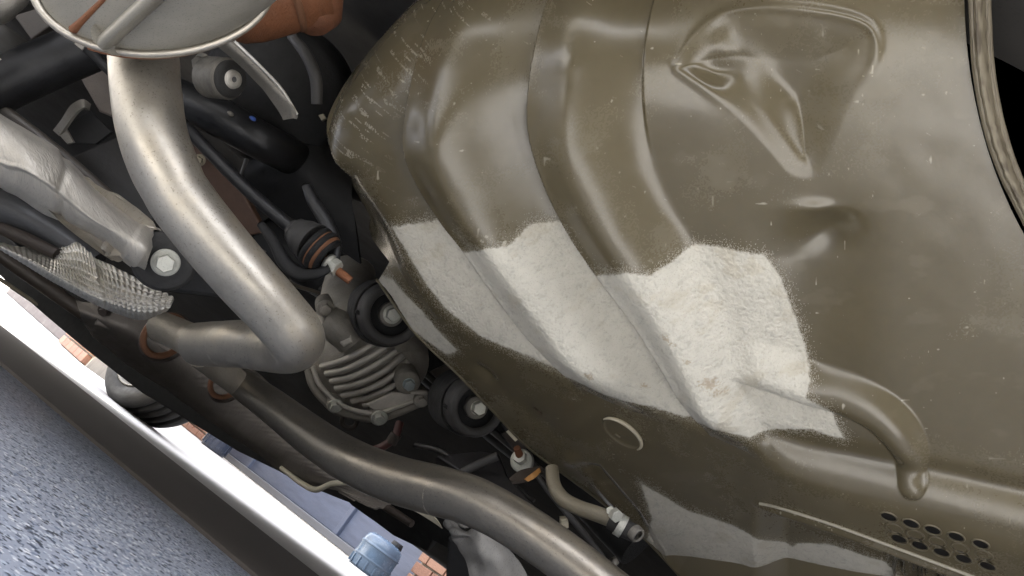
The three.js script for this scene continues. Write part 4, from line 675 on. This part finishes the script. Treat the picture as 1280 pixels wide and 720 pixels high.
// ================================================================== TOP LEFT DARK PARTS
{
  let t = thing('cross_tube', 'thick black cross tube behind the muffler at the left edge', 'tube', P(50, 80, 0.95));
  part(t, 'tube', sweep([[-80, 150, .92, .032], [-10, 112, .93, .032], [60, 80, .95, .032], [150, 42, .98, .032], [220, 10, 1.0, .032]], 40, 24), M.blackGloss);
  t = thing('link_rod', 'thin black link rod with pale worn edge left of the upright pipe', 'rod', P(105, 60, 0.9));
  part(t, 'rod', sweep([[60, 10, .88, .006], [100, 52, .9, .006], [140, 92, .92, .006], [190, 140, .95, .006]], 30, 12), M.black);
  part(t, 'clip', plate([[96, 50, .885], [106, 58, .888], [103, 63, .888], [93, 55, .885]], 0.002, 0.0004), M.aluDull);
  t = thing('subframe_plate', 'dark brown stamped plate behind the upper part of the upright pipe', 'plate', P(115, 110, 1.1));
  part(t, 'plate_body', plate([[95, 88, 1.1], [128, 80, 1.1], [150, 120, 1.1], [150, 150, 1.1], [125, 140, 1.1]], 0.01, 0.003), mat(0.09, 0.07, 0.055, 0.6));
  part(t, 'lower_plate', plate([[85, 200, 1.05], [150, 170, 1.1], [210, 240, 1.1], [190, 280, 1.08], [140, 250, 1.05]], 0.01, 0.003), mat(0.022, 0.02, 0.018, 0.6));
  t = thing('stamped_bracket', 'small bare metal edged bracket in the gap above the control arm', 'bracket', P(95, 150, 0.98));
  part(t, 'bent_edge', sheet([[[66, 163, .99], [76, 150, .98], [90, 130, .97], [104, 124, .97], [114, 130, .98]], [[74, 170, .985], [82, 158, .975], [96, 140, .968], [106, 134, .968], [112, 138, .978]]], 30, 8, null, 0.004), M.aluDull);
  part(t, 'foot', plate([[72, 166, .985], [82, 160, .985], [92, 178, .985], [84, 180, .985]], 0.004, 0.001), M.aluDull);
  part(t, 'web', plate([[86, 155, 1.0], [112, 138, 1.0], [140, 165, 1.0], [120, 180, 1.0], [92, 180, 1.0]], 0.004, 0.001), M.black);
  t = thing('tie_bar', 'worn black tie bar running along the upper side of the control arm', 'bar', P(60, 170, 0.92));
  part(t, 'bar', sweep([[-20, 120, .93, .008], [40, 165, .93, .008], [90, 205, .935, .008], [150, 258, .94, .008]], 30, 12), mat(0.07, 0.06, 0.05, 0.55, 0.2));
  t = thing('corner_casting', 'grey metal casting at the top left corner above the cross tube', 'casting', P(10, 5, 0.9));
  part(t, 'lump', sweep([[-30, 10, .9, .03], [0, 6, .9, .022], [18, 0, .9, .014], [30, -20, .9, .012]], 24, 18, { wob: 0.4 }), M.aluDull);
  part(t, 'web', plate([[18, 20, 1.0], [55, 8, 1.0], [68, 30, 1.0], [40, 50, 1.0]], 0.008, 0.002), mat(0.06, 0.05, 0.042, 0.6));
  t = thing('lower_link', 'dark steel lower link in the gap under the control arm', 'link', P(60, 290, 0.98));
  part(t, 'link_bar', sweep([[-30, 255, 1.0, .028], [20, 268, 1.0, .026], [70, 295, 1.0, .022], [120, 330, 1.0, .018]], 30, 16), mat(0.05, 0.05, 0.052, 0.5));
  part(t, 'link_eye', sweep([[0, 285, .97, .008], [30, 298, .97, .009], [72, 318, .965, .008]], 20, 12), M.brownDark);
}
// ================================================================== LOWER RIGHT CLUSTER
{
  let t = thing('hanger_bolt', 'pale nut with rusty stud tip below the second rubber mount', 'bolt', P(652, 572, 1.2));
  part(t, 'washer', lathe([[.001, .004], [.016, .004], [.019, 0], [.019, -.01]], P(652, 576, 1.2), dir(-0.2, -0.3, -0.9), 28), M.zinc);
  part(t, 'nut', hexHead(P(651, 573, 1.195), dir(-0.25, -0.5, -0.8), .011, .01), M.zinc); part(t, 'stud', sweep([[650, 570, 1.19, .0065], [646, 560, 1.18, .0055]], 8, 14), M.rust);
  t = thing('cream_tab', 'small cream plastic tab under the tank edge', 'tab', P(640, 545, 1.2)); part(t, 'tab_body', plate([[631, 538, 1.2], [636, 536, 1.2], [648, 549, 1.2], [644, 552, 1.2]], 0.006, 0.0015), M.cream); part(t, 'tab_stem', sweep([[628, 530, 1.2, .003], [634, 538, 1.2, .003]], 6, 8), M.black);
  t = thing('rusty_cup', 'small dark bracket cup with orange rust inside near the pale nut', 'bracket', P(656, 592, 1.12));
  part(t, 'cup', sheet([[[636, 598, 1.12], [650, 588, 1.12], [676, 582, 1.13]], [[640, 602, 1.10], [656, 600, 1.10], [678, 588, 1.12]]], 20, 8, null, 0.004), M.brownDark);
  part(t, 'rust_flake', sheet([[[655, 599, 1.098], [664, 592, 1.098], [675, 585, 1.11]], [[660, 602, 1.096], [668, 598, 1.096], [676, 590, 1.11]]], 12, 6, null, 0.003), mat(0.42, 0.2, 0.05, 0.8));
  t = thing('fuel_hose', 'tan grey fuel hose curving to a silver clamp under the tank edge', 'hose', P(720, 620, 1.05));
  part(t, 'hose', sweep([[690, 585, 1.12, .010], [692, 605, 1.10, .0105], [702, 622, 1.08, .011], [722, 634, 1.06, .011], [745, 642, 1.04, .011], [766, 650, 1.03, .011]], 50, 18), M.tan);
  part(t, 'hose_end', sweep([[764, 650, 1.03, .013], [780, 660, 1.02, .013], [796, 668, 1.01, .012]], 16, 18), M.rubber);
  part(t, 'clamp', lathe([[.0135, -.005], [.0155, -.005], [.0155, .005], [.0135, .005]], P(776, 657, 1.02), dir(0.8, 0.45, -0.2), 28), M.zinc);
  part(t, 'clamp_screw', [hexHead(P(768, 642, 1.01), dir(0.3, 0.2, -0.9), .009, .008), hexHead(P(764, 638, 1.015), dir(-0.3, -0.2, -0.9), .006, .006)], M.zinc);
  part(t, 'open_end', lathe([[.007, .001], [.009, .003], [.011, 0], [.011, -.008]], P(797, 669, 1.0), dir(0.5, 0.4, -0.75), 24), M.aluDull);
  t = thing('thin_cable', 'thin black cable hanging down beside the fuel hose', 'cable', P(710, 650, 1.08)); part(t, 'cable', sweep([[668, 590, 1.12, .004], [690, 620, 1.11, .004], [720, 655, 1.10, .005], [748, 690, 1.08, .005], [780, 740, 1.06, .005]], 50, 10), M.rubberGrey); part(t, 'cable_clip', lathe([[.004, -.004], [.008, -.004], [.008, .004], [.004, .004]], P(766, 703, 1.07), dir(0.5, 0.8, 0), 16), M.aluDull);
  t = thing('black_bracket_arm', 'dark bracket arm crossing the gap above the front pipe', 'bracket', P(600, 580, 1.2));
  part(t, 'arm', plate([[545, 580, 1.25], [600, 560, 1.25], [625, 565, 1.25], [635, 600, 1.22], [690, 660, 1.15], [650, 640, 1.15], [600, 610, 1.2]], 0.02, 0.004), mat(0.035, 0.033, 0.034, 0.5));
  part(t, 'arm_rib', sweep([[560, 600, 1.2, .006], [595, 582, 1.2, .007], [622, 570, 1.2, .007]], 20, 12), M.rubberGrey);
  t = thing('rust_red_hose', 'thin rust red hose in the dark gap below the differential', 'hose', P(490, 550, 1.4)); part(t, 'hose', sweep([[440, 565, 1.42, .008], [470, 562, 1.4, .008], [492, 548, 1.4, .008], [500, 528, 1.42, .008]], 30, 12), mat(0.10, 0.04, 0.035, 0.6)); part(t, 'ferrule', lathe([[.008, -.01], [.011, -.01], [.011, .01], [.008, .01]], P(492, 548, 1.4), dir(0.5, -0.8, 0), 18), M.brownDark);
  t = thing('crumpled_shield', 'crumpled grey aluminium shield piece below the front pipe at the bottom', 'heat shield', P(620, 690, 0.95));
  part(t, 'shield_sheet', sheet([[[556, 652, .98], [561, 662, .97], [571, 675, .96], [585, 700, .95], [592, 730, .94], [598, 770, .93]], [[560, 650, .97], [570, 664, .955], [590, 672, .94], [606, 695, .93], [618, 730, .93], [622, 770, .92]], [[563, 650, .98], [578, 663, .965], [604, 655, .95], [632, 682, .935], [657, 716, .93], [672, 770, .92]]], 120, 60, (s, q) => 0.012 * (fbm(s * 5, q * 2.5, 2) - 0.5) + 0.002 * Math.abs(Math.sin(s * 14 + q * 3)), 0.002), mat(0.25, 0.24, 0.225, 0.75, 0.5));
  bolt(t, P(583, 647, .93), dir(0, 0.2, -1), .009, M.aluDull);
  t = thing('metal_sliver', 'pale bent metal sliver hooked under the front pipe', 'clip', P(530, 645, 0.98)); part(t, 'blade', sheet([[[502, 632, .99], [520, 640, .98], [540, 652, .98], [553, 661, .985]], [[506, 628, .985], [526, 634, .975], [544, 648, .975], [553, 660, .985]]], 30, 8, null, 0.0015), M.cream); part(t, 'hook', sweep([[506, 628, .985, .002], [512, 624, .97, .0025], [530, 628, .96, .0025], [552, 634, .96, .0025], [575, 645, .95, .002]], 30, 8), M.steelDull);
  t = thing('black_undertray', 'black plastic undertray strip between the sill and the front pipe', 'undertray', P(480, 640, 1.2));
  part(t, 'tray', plate([[400, 600, 1.35], [450, 596, 1.3], [510, 620, 1.2], [560, 650, 1.15], [572, 672, 1.15], [560, 700, 1.15], [545, 672, 1.2], [536, 688, 1.22], [500, 664, 1.28], [476, 650, 1.3], [440, 632, 1.33]], 0.015, 0.003), M.black);
  part(t, 'rail', sweep([[448, 612, 1.25, .006], [480, 632, 1.22, .007], [515, 655, 1.18, .006]], 20, 12), M.brownDark);
  part(t, 'post', plate([[560, 672, 1.05], [583, 672, 1.05], [596, 725, 1.03], [596, 790, 1.03], [556, 790, 1.05], [558, 700, 1.05]], 0.03, 0.005), M.black);
  part(t, 'cream_clip', plate([[447, 614, 1.2], [456, 609, 1.2], [463, 615, 1.2], [458, 619, 1.2]], 0.006, 0.001), M.cream);
}

// ================================================================== DEEP IN THE GAPS
{
  const loom = mat(0.03, 0.028, 0.027, 0.6), plasticGrey = mat(0.06, 0.058, 0.055, 0.6);
  let t = thing('subframe_beam', 'black subframe beam behind the differential and its mounts', 'subframe', P(500, 470, 1.75));
  part(t, 'beam', sweep([[330, 300, 1.8, .06], [420, 350, 1.75, .06], [520, 430, 1.72, .06], [620, 520, 1.65, .055], [720, 600, 1.5, .05], [800, 680, 1.4, .05]], 60, 20, { squash: 0.8 }), M.black);
  part(t, 'beam_rib', sweep([[400, 360, 1.68, .008], [500, 440, 1.65, .008], [600, 525, 1.58, .008], [690, 600, 1.44, .007]], 40, 10), plasticGrey);
  for (const [x, y, d] of [[560, 470, 1.6], [648, 548, 1.5]]) part(t, 'gusset', plate([[x - 22, y - 6, d], [x + 4, y - 18, d], [x + 20, y + 8, d], [x - 2, y + 18, d]], 0.01, 0.002), M.brownDark);
  t = thing('wiring_loom', 'taped black wiring loom looping through the gap beside the fuel hose', 'wiring', P(640, 620, 1.2));
  part(t, 'loom', sweep([[520, 556, 1.4, .006], [556, 566, 1.35, .0065], [590, 596, 1.3, .0065], [620, 622, 1.25, .0065], [664, 640, 1.2, .006], [700, 668, 1.15, .006], [724, 705, 1.12, .006], [740, 745, 1.1, .006]], 80, 12, { wob: 0.25 }), loom);
  part(t, 'branch', sweep([[590, 596, 1.3, .0035], [612, 590, 1.28, .0035], [634, 600, 1.24, .0035], [668, 626, 1.2, .003]], 40, 10), loom);
  part(t, 'clip', lathe([[.006, -.006], [.0095, -.006], [.0095, .006], [.006, .006]], P(664, 640, 1.2), dir(0.8, 0.5, -0.2), 20), M.cream);
  part(t, 'plug', plate([[700, 648, 1.16], [710, 648, 1.16], [711, 660, 1.16], [700, 661, 1.16]], 0.012, 0.003), M.cream);
  t = thing('brake_pipe', 'thin dark metal brake pipe bending behind the upright exhaust pipe', 'pipe', P(250, 250, 1.2));
  part(t, 'pipe', sweep([[150, 190, 1.12, .0032], [205, 215, 1.14, .0032], [262, 262, 1.16, .0032], [318, 318, 1.15, .0032], [360, 352, 1.18, .0032], [398, 366, 1.25, .0032]], 60, 10), mat(0.16, 0.14, 0.11, 0.5, 0.5));
  part(t, 'pipe_clip', plate([[318, 306, 1.14], [332, 314, 1.14], [326, 326, 1.14], [312, 318, 1.14]], 0.004, 0.001), plasticGrey);
  t = thing('bump_stop', 'dull black rubber bump stop in the dark above the rod boot', 'bump stop', P(400, 200, 1.35));
  part(t, 'stop', lathe([[.001, .05], [.022, .046], [.03, .03], [.026, .018], [.034, .006], [.03, -.01], [.038, -.03], [.038, -.08]], P(402, 205, 1.32), dir(0.1, 0.8, -0.55), 32), M.rubber);
  part(t, 'seat', lathe([[.03, 0], [.05, -.004], [.052, -.02], [.05, -.04]], P(398, 180, 1.36), dir(0.1, 0.8, -0.55), 32), plasticGrey);
  t = thing('small_clip', 'tiny tan clip stuck in the dark right of the silver strap end', 'clip', P(403, 147, 1.2)); part(t, 'clip_body', plate([[398, 144, 1.2], [404, 142, 1.2], [408, 148, 1.2], [402, 151, 1.2]], 0.005, 0.001), M.tan); part(t, 'clip_post', sweep([[402, 146, 1.2, .002], [410, 158, 1.22, .002]], 6, 8), M.black);
}

renderer.render(scene, camera);
